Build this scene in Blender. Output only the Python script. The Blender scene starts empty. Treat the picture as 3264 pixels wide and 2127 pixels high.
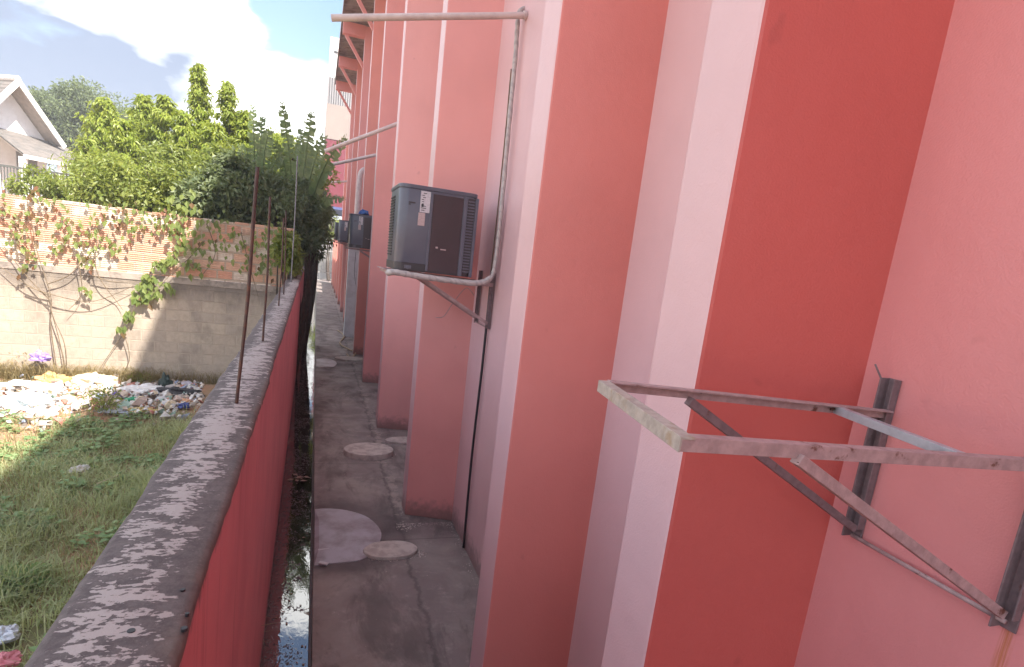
import bpy, math, random
from mathutils import Vector, Matrix, noise
random.seed(7)
C = bpy.context.scene.collection
rad = math.radians
# ------------------------------------------------------------------ camera
RM = ((0.94421912, 0.04491088, 0.32624111), (-0.30849714, -0.22603253, 0.92397987), (0.11523786, -0.97308392, -0.19956936))
FPX, PX, PY, CH = 1859.96, 1632.0, 1224.0, 3.0
cam = bpy.data.objects.new('camera', bpy.data.cameras.new('camera')); C.objects.link(cam)
cam.matrix_world = Matrix(((RM[0][0], -RM[0][1], -RM[0][2], 0), (RM[1][0], -RM[1][1], -RM[1][2], 0), (RM[2][0], -RM[2][1], -RM[2][2], CH), (0, 0, 0, 1)))
cam.data.sensor_width = 36; cam.data.lens = 36 * FPX / 3264; cam.data.shift_y = (PY - 1063.5) / 3264
cam.data.clip_start = 0.05; cam.data.clip_end = 2000
bpy.context.scene.camera = cam
K = 3264 / 2380
def ray(x, y):
    v = ((x * K - PX) / FPX, (y * K - PY) / FPX, 1)
    return Vector([sum(RM[i][j] * v[j] for j in range(3)) for i in range(3)])
def G(x, y, z=0.0):      # point of the photograph on a level at height z
    r = ray(x, y); t = (z - CH) / r.z; return Vector((r.x * t, r.y * t, z))
def W(x, y, Y):          # point of the photograph on the upright plane at distance Y
    r = ray(x, y); t = Y / r.y; return Vector((r.x * t, Y, CH + r.z * t))
# ------------------------------------------------------------------ light
SUNV = Vector((0.372, -0.62, 1.0)).normalized()
el = math.asin(SUNV.z); rot = math.atan2(SUNV.x, SUNV.y)
w = bpy.data.worlds.new('World'); bpy.context.scene.world = w; w.use_nodes = True
nt = w.node_tree; N = nt.nodes; L = nt.links; N.clear()
out = N.new('ShaderNodeOutputWorld'); bg = N.new('ShaderNodeBackground'); bg.inputs[1].default_value = 0.105
L.new(bg.outputs[0], out.inputs[0])
sky = N.new('ShaderNodeTexSky'); sky.sky_type = 'NISHITA'; sky.sun_disc = False; sky.sun_elevation = el; sky.sun_rotation = rot
sky.air_density = 1.0; sky.dust_density = 1.2; sky.ozone_density = 1.0
tc = N.new('ShaderNodeTexCoord')
mp = N.new('ShaderNodeMapping'); mp.inputs['Scale'].default_value = (1, 1, 2.2); L.new(tc.outputs['Generated'], mp.inputs[0])
nz = N.new('ShaderNodeTexNoise'); nz.inputs['Scale'].default_value = 2.6; nz.inputs['Detail'].default_value = 9; nz.inputs['Roughness'].default_value = .52; nz.inputs['Distortion'].default_value = .25
L.new(mp.outputs[0], nz.inputs['Vector'])
def blob(px, py, tight, amp, prev):
    d = Vector((px, py, math.sqrt(max(0, 1 - px * px - py * py)))) if abs(px) <= 1 and abs(py) <= 1 else ray(px, py).normalized()
    dp = N.new('ShaderNodeVectorMath'); dp.operation = 'DOT_PRODUCT'; L.new(tc.outputs['Generated'], dp.inputs[0]); dp.inputs[1].default_value = d
    mr = N.new('ShaderNodeMapRange'); mr.interpolation_type = 'SMOOTHSTEP'; mr.inputs[1].default_value = math.cos(rad(tight)); mr.inputs[2].default_value = 1
    mr.inputs[3].default_value = 0; mr.inputs[4].default_value = amp; L.new(dp.outputs['Value'], mr.inputs[0])
    a = N.new('ShaderNodeMath'); a.operation = 'ADD'; L.new(prev, a.inputs[0]); L.new(mr.outputs[0], a.inputs[1]); return a.outputs[0]
_a = N.new('ShaderNodeMath'); _a.operation = 'MULTIPLY_ADD'; _a.inputs[1].default_value = 2.8; _a.inputs[2].default_value = -.9; L.new(nz.outputs['Fac'], _a.inputs[0])
v = _a.outputs[0]
for b in ((540, 130, 11, .34), (600, 330, 12, .30), (700, 330, 9, .2), (40, 40, 6, .10), (300, 10, 6, .16), (705, 95, 6.5, -.5), (670, 0, 6, -.4), (180, 120, 9, .22), (110, 50, 5, -.2), (20, 170, 5, -.15), (0.0, .68, 9, -.8), (0.0, .88, 9, .6)): v = blob(*b, v)  # last pair lies out of view, added to shape the gutter reflection
rp = N.new('ShaderNodeMapRange'); rp.interpolation_type = 'SMOOTHSTEP'; rp.inputs[1].default_value = .36; rp.inputs[2].default_value = .60; L.new(v, rp.inputs[0])
mx = N.new('ShaderNodeMix'); mx.data_type = 'RGBA'; L.new(rp.outputs[0], mx.inputs[0]); L.new(sky.outputs[0], mx.inputs[6])
# cloud tone: bright tops, soft lavender undersides
nz2 = N.new('ShaderNodeTexNoise'); nz2.inputs['Scale'].default_value = 3.6; nz2.inputs['Detail'].default_value = 8; nz2.inputs['Distortion'].default_value = .4; L.new(mp.outputs[0], nz2.inputs['Vector'])
_b = N.new('ShaderNodeMath'); _b.operation = 'MULTIPLY_ADD'; _b.inputs[1].default_value = 3.2; _b.inputs[2].default_value = -1.05; L.new(nz2.outputs['Fac'], _b.inputs[0])
v2 = _b.outputs[0]
for b in ((560, 180, 11, .5), (190, 130, 12, -.75), (60, 20, 5, .5), (290, 0, 5, .7), (20, 100, 8, -.35), (390, 110, 5, -.3), (720, 300, 7, .3), (0.0, .88, 11, .6)): v2 = blob(*b, v2)  # last one brightens the unseen cloud added for the gutter water
cr = N.new('ShaderNodeValToRGB'); cr.color_ramp.elements[0].position = .22; cr.color_ramp.elements[0].color = (1.45, 1.8, 2.55, 1)
cr.color_ramp.elements[1].position = .68; cr.color_ramp.elements[1].color = (9.5, 9.5, 9.4, 1); L.new(v2, cr.inputs[0])
L.new(cr.outputs[0], mx.inputs[7]); L.new(mx.outputs[2], bg.inputs[0])
sd = bpy.data.lights.new('sun', 'SUN'); sd.energy = 5.0; sd.angle = rad(1.0); sd.color = (1, .93, .82)
so = bpy.data.objects.new('sun', sd); C.objects.link(so); so.rotation_euler = SUNV.to_track_quat('Z', 'Y').to_euler(); so.location = (5, -10, 20)
vs = bpy.context.scene.view_settings; vs.view_transform = 'Standard'; vs.look = 'None'; vs.gamma = 1; vs.exposure = 1.58

# ------------------------------------------------------------------ materials
def newmat(name):
    m = bpy.data.materials.new(name); m.use_nodes = True; t = m.node_tree; b = t.nodes['Principled BSDF']; return m, t, b
def nd(t, typ, **kw):
    n = t.nodes.new(typ)
    for k, v in kw.items():
        if k.startswith('i_'): n.inputs[k[2:]].default_value = v
        else: setattr(n, k, v)
    return n
def c4(c): return (c[0], c[1], c[2], 1)
def coords(t, sc=(1, 1, 1), rot=(0, 0, 0)):
    a = nd(t, 'ShaderNodeTexCoord'); g = nd(t, 'ShaderNodeNewGeometry'); m = nd(t, 'ShaderNodeMapping'); m.inputs['Scale'].default_value = sc; m.inputs['Rotation'].default_value = rot
    t.links.new(g.outputs['Position'], m.inputs[0]); return m.outputs[0]
def ocoords(t, sc=(1, 1, 1)):
    a = nd(t, 'ShaderNodeTexCoord'); m = nd(t, 'ShaderNodeMapping'); m.inputs['Scale'].default_value = sc
    t.links.new(a.outputs['Object'], m.inputs[0]); return m.outputs[0]
def noise_n(t, vec, scale, detail=5, rough=.55, dist=0):
    n = nd(t, 'ShaderNodeTexNoise'); n.inputs['Scale'].default_value = scale; n.inputs['Detail'].default_value = detail; n.inputs['Roughness'].default_value = rough; n.inputs['Distortion'].default_value = dist
    t.links.new(vec, n.inputs['Vector']); return n.outputs['Fac']
def mrange(t, v, a, b, c=0, d=1, smooth=True):
    m = nd(t, 'ShaderNodeMapRange'); m.interpolation_type = 'SMOOTHSTEP' if smooth else 'LINEAR'
    for i, x in enumerate((a, b, c, d)): m.inputs[i + 1].default_value = x
    t.links.new(v, m.inputs[0]); return m.outputs[0]
def mix(t, fac, a, b, mode='MIX'):
    m = nd(t, 'ShaderNodeMix'); m.data_type = 'RGBA'; m.blend_type = mode
    if hasattr(fac, 'node'): t.links.new(fac, m.inputs[0])
    else: m.inputs[0].default_value = fac
    for i, x in ((6, a), (7, b)):
        if hasattr(x, 'node'): t.links.new(x, m.inputs[i])
        else: m.inputs[i].default_value = c4(x)
    return m.outputs[2]
def math_n(t, op, a, b=0):
    m = nd(t, 'ShaderNodeMath'); m.operation = op
    for i, x in enumerate((a, b)):
        if hasattr(x, 'node'): t.links.new(x, m.inputs[i])
        else: m.inputs[i].default_value = x
    return m.outputs[0]
def bump(t, b, h, s, d=.01):
    n = nd(t, 'ShaderNodeBump'); n.inputs['Strength'].default_value = s; n.inputs['Distance'].default_value = d
    t.links.new(h, n.inputs['Height']); t.links.new(n.outputs[0], b.inputs['Normal'])
def plain(name, col, rough=.7, col2=None, scale=5, lo=.4, hi=.65, bs=.15, bsc=60, metal=0, spec=.5, bd=.01):
    m, t, b = newmat(name); v = coords(t)
    c2 = col2 or tuple(x * .75 for x in col)
    t.links.new(mix(t, mrange(t, noise_n(t, v, scale, 7, .6), lo, hi), col, c2), b.inputs['Base Color'])
    b.inputs['Roughness'].default_value = rough; b.inputs['Metallic'].default_value = metal; b.inputs['Specular IOR Level'].default_value = spec
    if bs: bump(t, b, noise_n(t, v, bsc, 4), bs, bd)
    return m
def paint(name, col, rough=.42, stain=None):
    m, t, b = newmat(name); v = coords(t)
    c = mix(t, mrange(t, noise_n(t, v, 1.3, 3), .35, .7, 0, .55), col, tuple(x * .88 for x in col))
    vv = coords(t, (5, 5, .3)); c = mix(t, mrange(t, noise_n(t, vv, 2, 3), .45, .8, 0, .06), c, tuple(min(1, x * 1.2 + .02) for x in col))
    c = mix(t, mrange(t, noise_n(t, coords(t, (1, 1, .8)), 9, 2), .71, .80, 0, .35), c, tuple(x * .62 for x in col))
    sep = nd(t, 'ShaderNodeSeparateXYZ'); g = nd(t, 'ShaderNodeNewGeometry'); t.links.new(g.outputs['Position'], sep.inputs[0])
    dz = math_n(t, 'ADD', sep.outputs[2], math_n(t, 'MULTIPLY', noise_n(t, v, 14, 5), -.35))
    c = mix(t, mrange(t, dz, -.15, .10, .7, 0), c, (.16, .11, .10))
    if stain:
        y0, z0 = stain
        dy = math_n(t, 'ABSOLUTE', math_n(t, 'SUBTRACT', math_n(t, 'ADD', sep.outputs[1], math_n(t, 'MULTIPLY', noise_n(t, coords(t, (1, 1, .5)), 9, 3), .03)), y0 + .015))
        f = math_n(t, 'MULTIPLY', mrange(t, dy, .004, .022, 1, 0), mrange(t, sep.outputs[2], z0, z0 + .01, 1, 0))
        f = math_n(t, 'MULTIPLY', f, mrange(t, noise_n(t, coords(t, (60, 60, 2)), 3, 3), .4, .6))
        c = mix(t, math_n(t, 'MULTIPLY', f, .75), c, (.42, .14, .04))
    t.links.new(c, b.inputs['Base Color']); b.inputs['Roughness'].default_value = rough; b.inputs['Specular IOR Level'].default_value = .4
    h = math_n(t, 'ADD', noise_n(t, v, 3.5, 4), math_n(t, 'MULTIPLY', noise_n(t, v, 160, 3), .15))
    bump(t, b, h, .28, .03)
    return m
MP = {}
pale = paint('pale pink paint', (.68, .45, .47))
salmon = paint('salmon paint', (.66, .25, .25), stain=(.80, 2.28))
reds = [paint('brick red paint', (.53, .105, .092)), paint('coral red paint', (.67, .225, .20)), paint('coral paint', (.72, .305, .285)), paint('glare paled coral paint', (.76, .375, .355)), paint('far coral paint', (.72, .27, .225))]  # first tones step paler with distance, lens glare put into the paint
deepred = paint('deep red wall paint', (.40, .065, .075), .38)
steel_pink = plain('weathered primed steel', (.40, .27, .27), .5, (.30, .20, .20), 14, bs=.2, spec=.5)
def rusty(name, base, rust=(.12, .045, .03), lo=.58, hi=.66, sc=16):
    m, t, b = newmat(name); v = coords(t)
    f = mrange(t, noise_n(t, v, sc, 7, .62), lo, hi)
    c = mix(t, mrange(t, noise_n(t, v, 40, 4), .3, .7), base, tuple(x * .72 for x in base))
    t.links.new(mix(t, f, c, rust), b.inputs['Base Color']); b.inputs['Roughness'].default_value = .55
    bump(t, b, noise_n(t, v, 90, 4), .3, .004); return m
br_mat = rusty('chipped pinkish steel', (.42, .29, .29), lo=.60, hi=.68)
br_dark = rusty('grey mauve steel', (.20, .14, .15), lo=.60, hi=.7)
br_white = rusty('yellowed white painted steel', (.44, .39, .35), (.33, .25, .18), .5, .68, 22)
br_grey = plain('galvanised grey steel', (.42, .45, .50), .35, (.30, .32, .37), 12, bs=.1, metal=.3)
rust = rusty('rusted rod steel', (.07, .04, .035), (.12, .05, .03), .4, .7, 30)
greyrod = plain('grey rod metal', (.25, .25, .27), .5)
pvc = plain('dusty white pipe plastic', (.60, .50, .49), .4, (.50, .40, .40), 8, bs=.05)
whitep = plain('pale grey plastic', (.55, .56, .60), .5, (.46, .47, .50), 5, bs=.05)
black = plain('black rubber', (.02, .02, .025), .5)
slate = plain('slate grey condenser casing', (.115, .12, .155), .30, (.10, .105, .14), 3, bs=.02)
slate_d = plain('dark louvre plastic', (.04, .034, .040), .45, (.05, .04, .045), 3, bs=.02)
slate_b = plain('brown black panel', (.060, .043, .050), .28, (.052, .04, .046), 3, bs=.02)
label_m = plain('white sticker', (.60, .58, .62), .5, (.50, .48, .52), 60, bs=0)
label_p = plain('pinkish sticker', (.50, .38, .38), .5, (.42, .32, .32), 60, bs=0)
ink = plain('sticker ink', (.05, .05, .06), .6, bs=0)
ins, t_, b_ = newmat('wrapped insulation tape')
wv = nd(t_, 'ShaderNodeTexWave'); wv.wave_type = 'BANDS'; wv.bands_direction = 'DIAGONAL'; wv.inputs['Scale'].default_value = 7; wv.inputs['Distortion'].default_value = 9; t_.links.new(coords(t_), wv.inputs['Vector'])
t_.links.new(mix(t_, mrange(t_, wv.outputs['Fac'], .55, .8), (.46, .42, .41), (.37, .335, .335)), b_.inputs['Base Color']); b_.inputs['Roughness'].default_value = .5
soffit = plain('grey roof sheet', (.30, .28, .28), .5, (.16, .14, .14), 4, bs=.05)
roofm = plain('roof metal', (.35, .34, .33), .4)

# concrete alley floor
def concrete(name, c1, c2, c3, wet=False):
    m, t, b = newmat(name); v = coords(t)
    c = mix(t, mrange(t, noise_n(t, v, 1.6, 8, .65, .4), .38, .66), c1, c2)
    c = mix(t, mrange(t, noise_n(t, v, 7, 8, .7), .52, .72, 0, .75), c, c3)
    c = mix(t, mrange(t, noise_n(t, coords(t, (1, .35, 1)), 2.1, 7, .7, .6), .47, .62, 0, .75), c, tuple(x * .5 for x in c1))
    if wet:
        sep = nd(t, 'ShaderNodeSeparateXYZ'); g = nd(t, 'ShaderNodeNewGeometry'); t.links.new(g.outputs['Position'], sep.inputs[0])
        # dark damp ring round the cement patch, dry crumbs of lime by the column feet, dragged crack
        x2 = math_n(t, 'POWER', math_n(t, 'SUBTRACT', sep.outputs[0], .28), 2); y2 = math_n(t, 'POWER', math_n(t, 'SUBTRACT', sep.outputs[1], 5.95), 2)
        dd = math_n(t, 'SQRT', math_n(t, 'ADD', x2, y2)); dd = math_n(t, 'ADD', dd, math_n(t, 'MULTIPLY', math_n(t, 'SUBTRACT', noise_n(t, v, 3, 4), .5), .35))
        c = mix(t, mrange(t, dd, .70, 1.0, .75, 0), c, (.075, .058, .062))
        cx = math_n(t, 'ABSOLUTE', math_n(t, 'SUBTRACT', math_n(t, 'ADD', sep.outputs[0], math_n(t, 'MULTIPLY', noise_n(t, v, 2.2, 8, .75), .30)), 1.16))
        c = mix(t, mrange(t, cx, .002, .035, .55, 0), c, (.06, .048, .05))
        ex = math_n(t, 'ADD', math_n(t, 'ABSOLUTE', math_n(t, 'SUBTRACT', sep.outputs[0], 1.08)), math_n(t, 'MULTIPLY', noise_n(t, v, 5, 8, .75), 1.1))
        lime = math_n(t, 'MULTIPLY', mrange(t, ex, .50, .60, 1, 0), mrange(t, sep.outputs[1], 5.9, 6.6))
        c = mix(t, math_n(t, 'MULTIPLY', lime, .8), c, (.36, .30, .27))
        jt = math_n(t, 'ABSOLUTE', math_n(t, 'SUBTRACT', math_n(t, 'FRACT', math_n(t, 'DIVIDE', sep.outputs[1], 2.3)), .5))
        c = mix(t, mrange(t, jt, .0, .006, .5, 0), c, (.04, .03, .03))
    t.links.new(c, b.inputs['Base Color'])
    t.links.new(mrange(t, noise_n(t, v, 2.2, 5), .35, .7, .42, .85), b.inputs['Roughness'])
    bump(t, b, math_n(t, 'ADD', noise_n(t, v, 9, 7, .65), math_n(t, 'MULTIPLY', noise_n(t, v, 120, 3), .3)), .35, .012)
    return m
floor_m = concrete('stained alley concrete', (.21, .172, .168), (.29, .25, .23), (.36, .315, .285), True)
patch_m = plain('bluish smooth cement', (.41, .41, .46), .36, (.25, .225, .24), 3.2, .38, .66, bs=.25, bsc=25)
lid_m = plain('dry concrete lid', (.54, .475, .435), .8, (.38, .32, .295), 9, bs=.4, bsc=50)
chan_m = plain('wet channel concrete', (.045, .036, .042), .35, (.02, .016, .02), 6, bs=.4, bsc=30)
block_pl = None
# coping
cop, t, b = newmat('flaking cement coping'); v = coords(t, (.9, 1.75, 1))
base = mix(t, mrange(t, noise_n(t, coords(t), 30, 6, .7), .3, .7), (.135, .112, .112), (.075, .06, .062))
base = mix(t, mrange(t, noise_n(t, coords(t), 150, 3, .7), .55, .75, 0, .6), base, (.19, .165, .16))
sep = nd(t, 'ShaderNodeSeparateXYZ'); g = nd(t, 'ShaderNodeNewGeometry'); t.links.new(g.outputs['Position'], sep.inputs[0])
cen = mrange(t, math_n(t, 'ABSOLUTE', math_n(t, 'SUBTRACT', sep.outputs[0], -.335)), .03, .13, .055, -.10)
f = mrange(t, math_n(t, 'ADD', math_n(t, 'ADD', math_n(t, 'MULTIPLY', noise_n(t, v, 15, 5, .6, .2), .66), math_n(t, 'MULTIPLY', noise_n(t, v, 60, 5, .65), .38)), math_n(t, 'ADD', cen, math_n(t, 'MULTIPLY', math_n(t, 'SUBTRACT', noise_n(t, coords(t), 1.7, 3), .5), .28))), .54, .56)
base = mix(t, mrange(t, math_n(t, 'ADD', sep.outputs[0], math_n(t, 'MULTIPLY', noise_n(t, v, 5, 4), .1)), -.20, -.10, 0, .5), base, (.22, .15, .105))
t.links.new(mix(t, f, base, (.38, .335, .325)), b.inputs['Base Color']); b.inputs['Roughness'].default_value = .8
bump(t, b, math_n(t, 'ADD', math_n(t, 'MULTIPLY', f, .5), noise_n(t, coords(t), 60, 6, .7)), .5, .006)
# brick and block
def vecXZ(t, sx=1, sz=1, oz=0):
    g = nd(t, 'ShaderNodeNewGeometry'); s = nd(t, 'ShaderNodeSeparateXYZ'); t.links.new(g.outputs['Position'], s.inputs[0])
    c = nd(t, 'ShaderNodeCombineXYZ'); t.links.new(s.outputs[0], c.inputs[0]); t.links.new(math_n(t, 'ADD', s.outputs[2], oz), c.inputs[1]); return c.outputs[0]
def brickmat(name, cols, mortar, bw, bh, ms, ridges, oz):
    m, t, b = newmat(name); vec = vecXZ(t, oz=oz)
    br = nd(t, 'ShaderNodeTexBrick'); br.inputs['Scale'].default_value = 1; br.inputs['Brick Width'].default_value = bw; br.inputs['Row Height'].default_value = bh
    br.inputs['Mortar Size'].default_value = ms; br.inputs['Mortar Smooth'].default_value = .2; br.inputs['Color1'].default_value = (0, 0, 0, 1); br.inputs['Color2'].default_value = (1, 1, 1, 1); br.inputs['Mortar'].default_value = (.5, .5, .5, 1)
    t.links.new(vec, br.inputs['Vector'])
    r = nd(t, 'ShaderNodeValToRGB'); r.color_ramp.interpolation = 'CONSTANT'
    els = r.color_ramp.elements
    for i, (p, c) in enumerate(cols):
        e = els[i] if i < 2 else els.new(p)
        e.position = p; e.color = c4(c)
    t.links.new(br.outputs['Color'], r.inputs[0])
    v = coords(t); c = mix(t, mrange(t, noise_n(t, v, 12, 6, .65), .35, .7, 0, .5), r.outputs[0], tuple(x * .72 for x in cols[0][1]))
    dn = mrange(t, noise_n(t, coords(t, (1, 1, .5)), 1.6, 6, .7), .5, .68, 0, .6); c = mix(t, dn, c, tuple(x * .5 for x in mortar))
    c = mix(t, br.outputs['Fac'], c, mortar)
    t.links.new(c, b.inputs['Base Color']); b.inputs['Roughness'].default_value = .9
    h = math_n(t, 'SUBTRACT', noise_n(t, v, 70, 4), math_n(t, 'MULTIPLY', br.outputs['Fac'], 1.4))
    if not ridges:
        s2 = nd(t, 'ShaderNodeSeparateXYZ'); g2 = nd(t, 'ShaderNodeNewGeometry'); t.links.new(g2.outputs['Position'], s2.inputs[0])
        sz = math_n(t, 'ADD', s2.outputs[2], math_n(t, 'MULTIPLY', noise_n(t, coords(t, (1, 1, .4)), 2.6, 7, .7), 1.3))
        c = mix(t, mrange(t, sz, 2.05, 2.65, 0, .8), c, (.15, .125, .11)); t.links.new(c, b.inputs['Base Color'])
    if ridges:
        wv = nd(t, 'ShaderNodeTexWave'); wv.bands_direction = 'Z'; wv.inputs['Scale'].default_value = 9; t.links.new(v, wv.inputs['Vector'])
        h = math_n(t, 'ADD', h, math_n(t, 'MULTIPLY', wv.outputs['Fac'], .6))
    bump(t, b, h, .7, .02); return m
brick_m = brickmat('hollow clay brick', ((0, (.64, .33, .23)), (.3, (.68, .42, .30)), (.55, (.64, .36, .26)), (.66, (.74, .65, .56))), (.46, .36, .28), .27, .172, .016, True, -.02)
block_m = brickmat('concrete block', ((0, (.46, .38, .31)), (.4, (.49, .41, .33)), (.7, (.43, .36, .30))), (.445, .37, .30), .40, .205, .010, False, 0)
ledge_m = plain('dirty cement band', (.36, .30, .26), .9, (.20, .17, .15), 7, bs=.5, bsc=30)
white_m = plain('white house render', (.80, .80, .82), .8, (.72, .72, .74), 3, bs=.1)
fascia_m = plain('white painted fascia', (.80, .79, .78), .6, bs=0)
soff_w = plain('cream soffit', (.42, .36, .31), .8, bs=0)
tile_m, t, b = newmat('clay roof tiles')
wv = nd(t, 'ShaderNodeTexWave'); wv.bands_direction = 'Z'; wv.inputs['Scale'].default_value = 1.6; wv.inputs['Distortion'].default_value = .6; v = coords(t); t.links.new(v, wv.inputs['Vector'])
t.links.new(mix(t, mrange(t, noise_n(t, v, 3, 6), .4, .65), (.15, .13, .12), (.11, .10, .095)), b.inputs['Base Color']); bump(t, b, wv.outputs['Fac'], .8, .05); b.inputs['Roughness'].default_value = .85
glassd = plain('dark window glass', (.05, .06, .07), .15, bs=0)
corr_m, t, b = newmat('corrugated white sheet')
wv = nd(t, 'ShaderNodeTexWave'); wv.bands_direction = 'X'; wv.inputs['Scale'].default_value = 1.9; v = coords(t); t.links.new(v, wv.inputs['Vector'])
t.links.new(mix(t, wv.outputs['Fac'], (.22, .21, .22), (.36, .35, .36)), b.inputs['Base Color']); bump(t, b, wv.outputs['Fac'], 1, .1)
beige_m = plain('beige panel', (.27, .22, .20), .7, (.24, .20, .185), 1, bs=0)
wood_m = plain('tree bark', (.09, .065, .05), .9, (.05, .038, .03), 14, bs=.6, bsc=30)
stem_m = plain('dry vine stem', (.20, .15, .10), .9, (.12, .09, .06), 14, bs=0)
# soil
soil, t, b = newmat('red lot soil'); v = coords(t)
c = mix(t, mrange(t, noise_n(t, v, 2.5, 8, .65), .35, .65), (.46, .255, .16), (.36, .22, .145))
c = mix(t, mrange(t, noise_n(t, v, .55, 5, .6), .45, .62), c, (.17, .17, .08))
c = mix(t, mrange(t, noise_n(t, v, 26, 6, .7), .55, .7, 0, .7), c, (.42, .32, .24))
t.links.new(c, b.inputs['Base Color']); b.inputs['Roughness'].default_value = .95; bump(t, b, noise_n(t, v, 18, 8, .7), .8, .04)
# water
water, t, b = newmat('standing gutter water'); v = coords(t)
b.inputs['Base Color'].default_value = (.012, .009, .01, 1); b.inputs['Roughness'].default_value = .02; b.inputs['IOR'].default_value = 2.1; b.inputs['Specular IOR Level'].default_value = 1.0
sx_ = nd(t, 'ShaderNodeSeparateXYZ'); gx_ = nd(t, 'ShaderNodeNewGeometry'); t.links.new(gx_.outputs['Position'], sx_.inputs[0])
scum = math_n(t, 'MULTIPLY', mrange(t, noise_n(t, coords(t, (1, .75, 1)), 26, 5, .62, 1.8), .53, .56), mrange(t, math_n(t, 'ADD', noise_n(t, v, 2.6, 4, .6), math_n(t, 'MULTIPLY', sx_.outputs[0], -.9)), .47, .60))
t.links.new(mix(t, scum, (.012, .009, .01), (.045, .028, .03)), b.inputs['Base Color'])
t.links.new(mrange(t, scum, 0, 1, .02, .6), b.inputs['Roughness']); t.links.new(mrange(t, scum, 0, 1, 1.0, .25), b.inputs['Specular IOR Level'])
bump(t, b, noise_n(t, coords(t, (1, .5, 1)), 14, 3, .5, .8), .07, .01)
# leaves
def leafm(name, c1, c2, trans=.35, rough=.45):
    m, t, b = newmat(name)
    g = nd(t, 'ShaderNodeNewGeometry'); f = g.outputs['Random Per Island']
    c = mix(t, f, c1, c2); c = mix(t, mrange(t, noise_n(t, coords(t), 1.2, 3), .4, .65, 0, .5), c, tuple(x * .6 for x in c1))
    t.links.new(c, b.inputs['Base Color']); b.inputs['Roughness'].default_value = rough
    tr = nd(t, 'ShaderNodeBsdfTranslucent'); t.links.new(mix(t, .5, c, (c2[0] * 1.7, c2[1] * 1.7, c2[2])), tr.inputs[0])
    ms = nd(t, 'ShaderNodeMixShader'); ms.inputs[0].default_value = trans
    t.links.new(b.outputs[0], ms.inputs[1]); t.links.new(tr.outputs[0], ms.inputs[2]); t.links.new(ms.outputs[0], t.nodes['Material Output'].inputs[0])
    return m
lf_bright = leafm('bright lime leaf', (.19, .27, .035), (.36, .40, .08), .45)
lf_mid = leafm('mid green leaf', (.15, .21, .04), (.28, .31, .08), .45)
lf_dark = leafm('dark green leaf', (.11, .15, .075), (.19, .225, .11), .4)
lf_ban = leafm('banana leaf', (.15, .22, .11), (.26, .32, .17), .55, .35)
lf_vine = leafm('vine leaf', (.15, .22, .06), (.27, .32, .10), .4)
lf_red = leafm('withered red leaf', (.24, .09, .05), (.12, .11, .04), .3)
grass_m = leafm('lot grass', (.28, .35, .17), (.46, .47, .28), .4, .6)
weed_m = leafm('broadleaf weed', (.17, .28, .12), (.28, .38, .18), .35, .5)
dry_m = leafm('dry straw grass', (.34, .25, .13), (.22, .19, .09), .3, .8)

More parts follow.
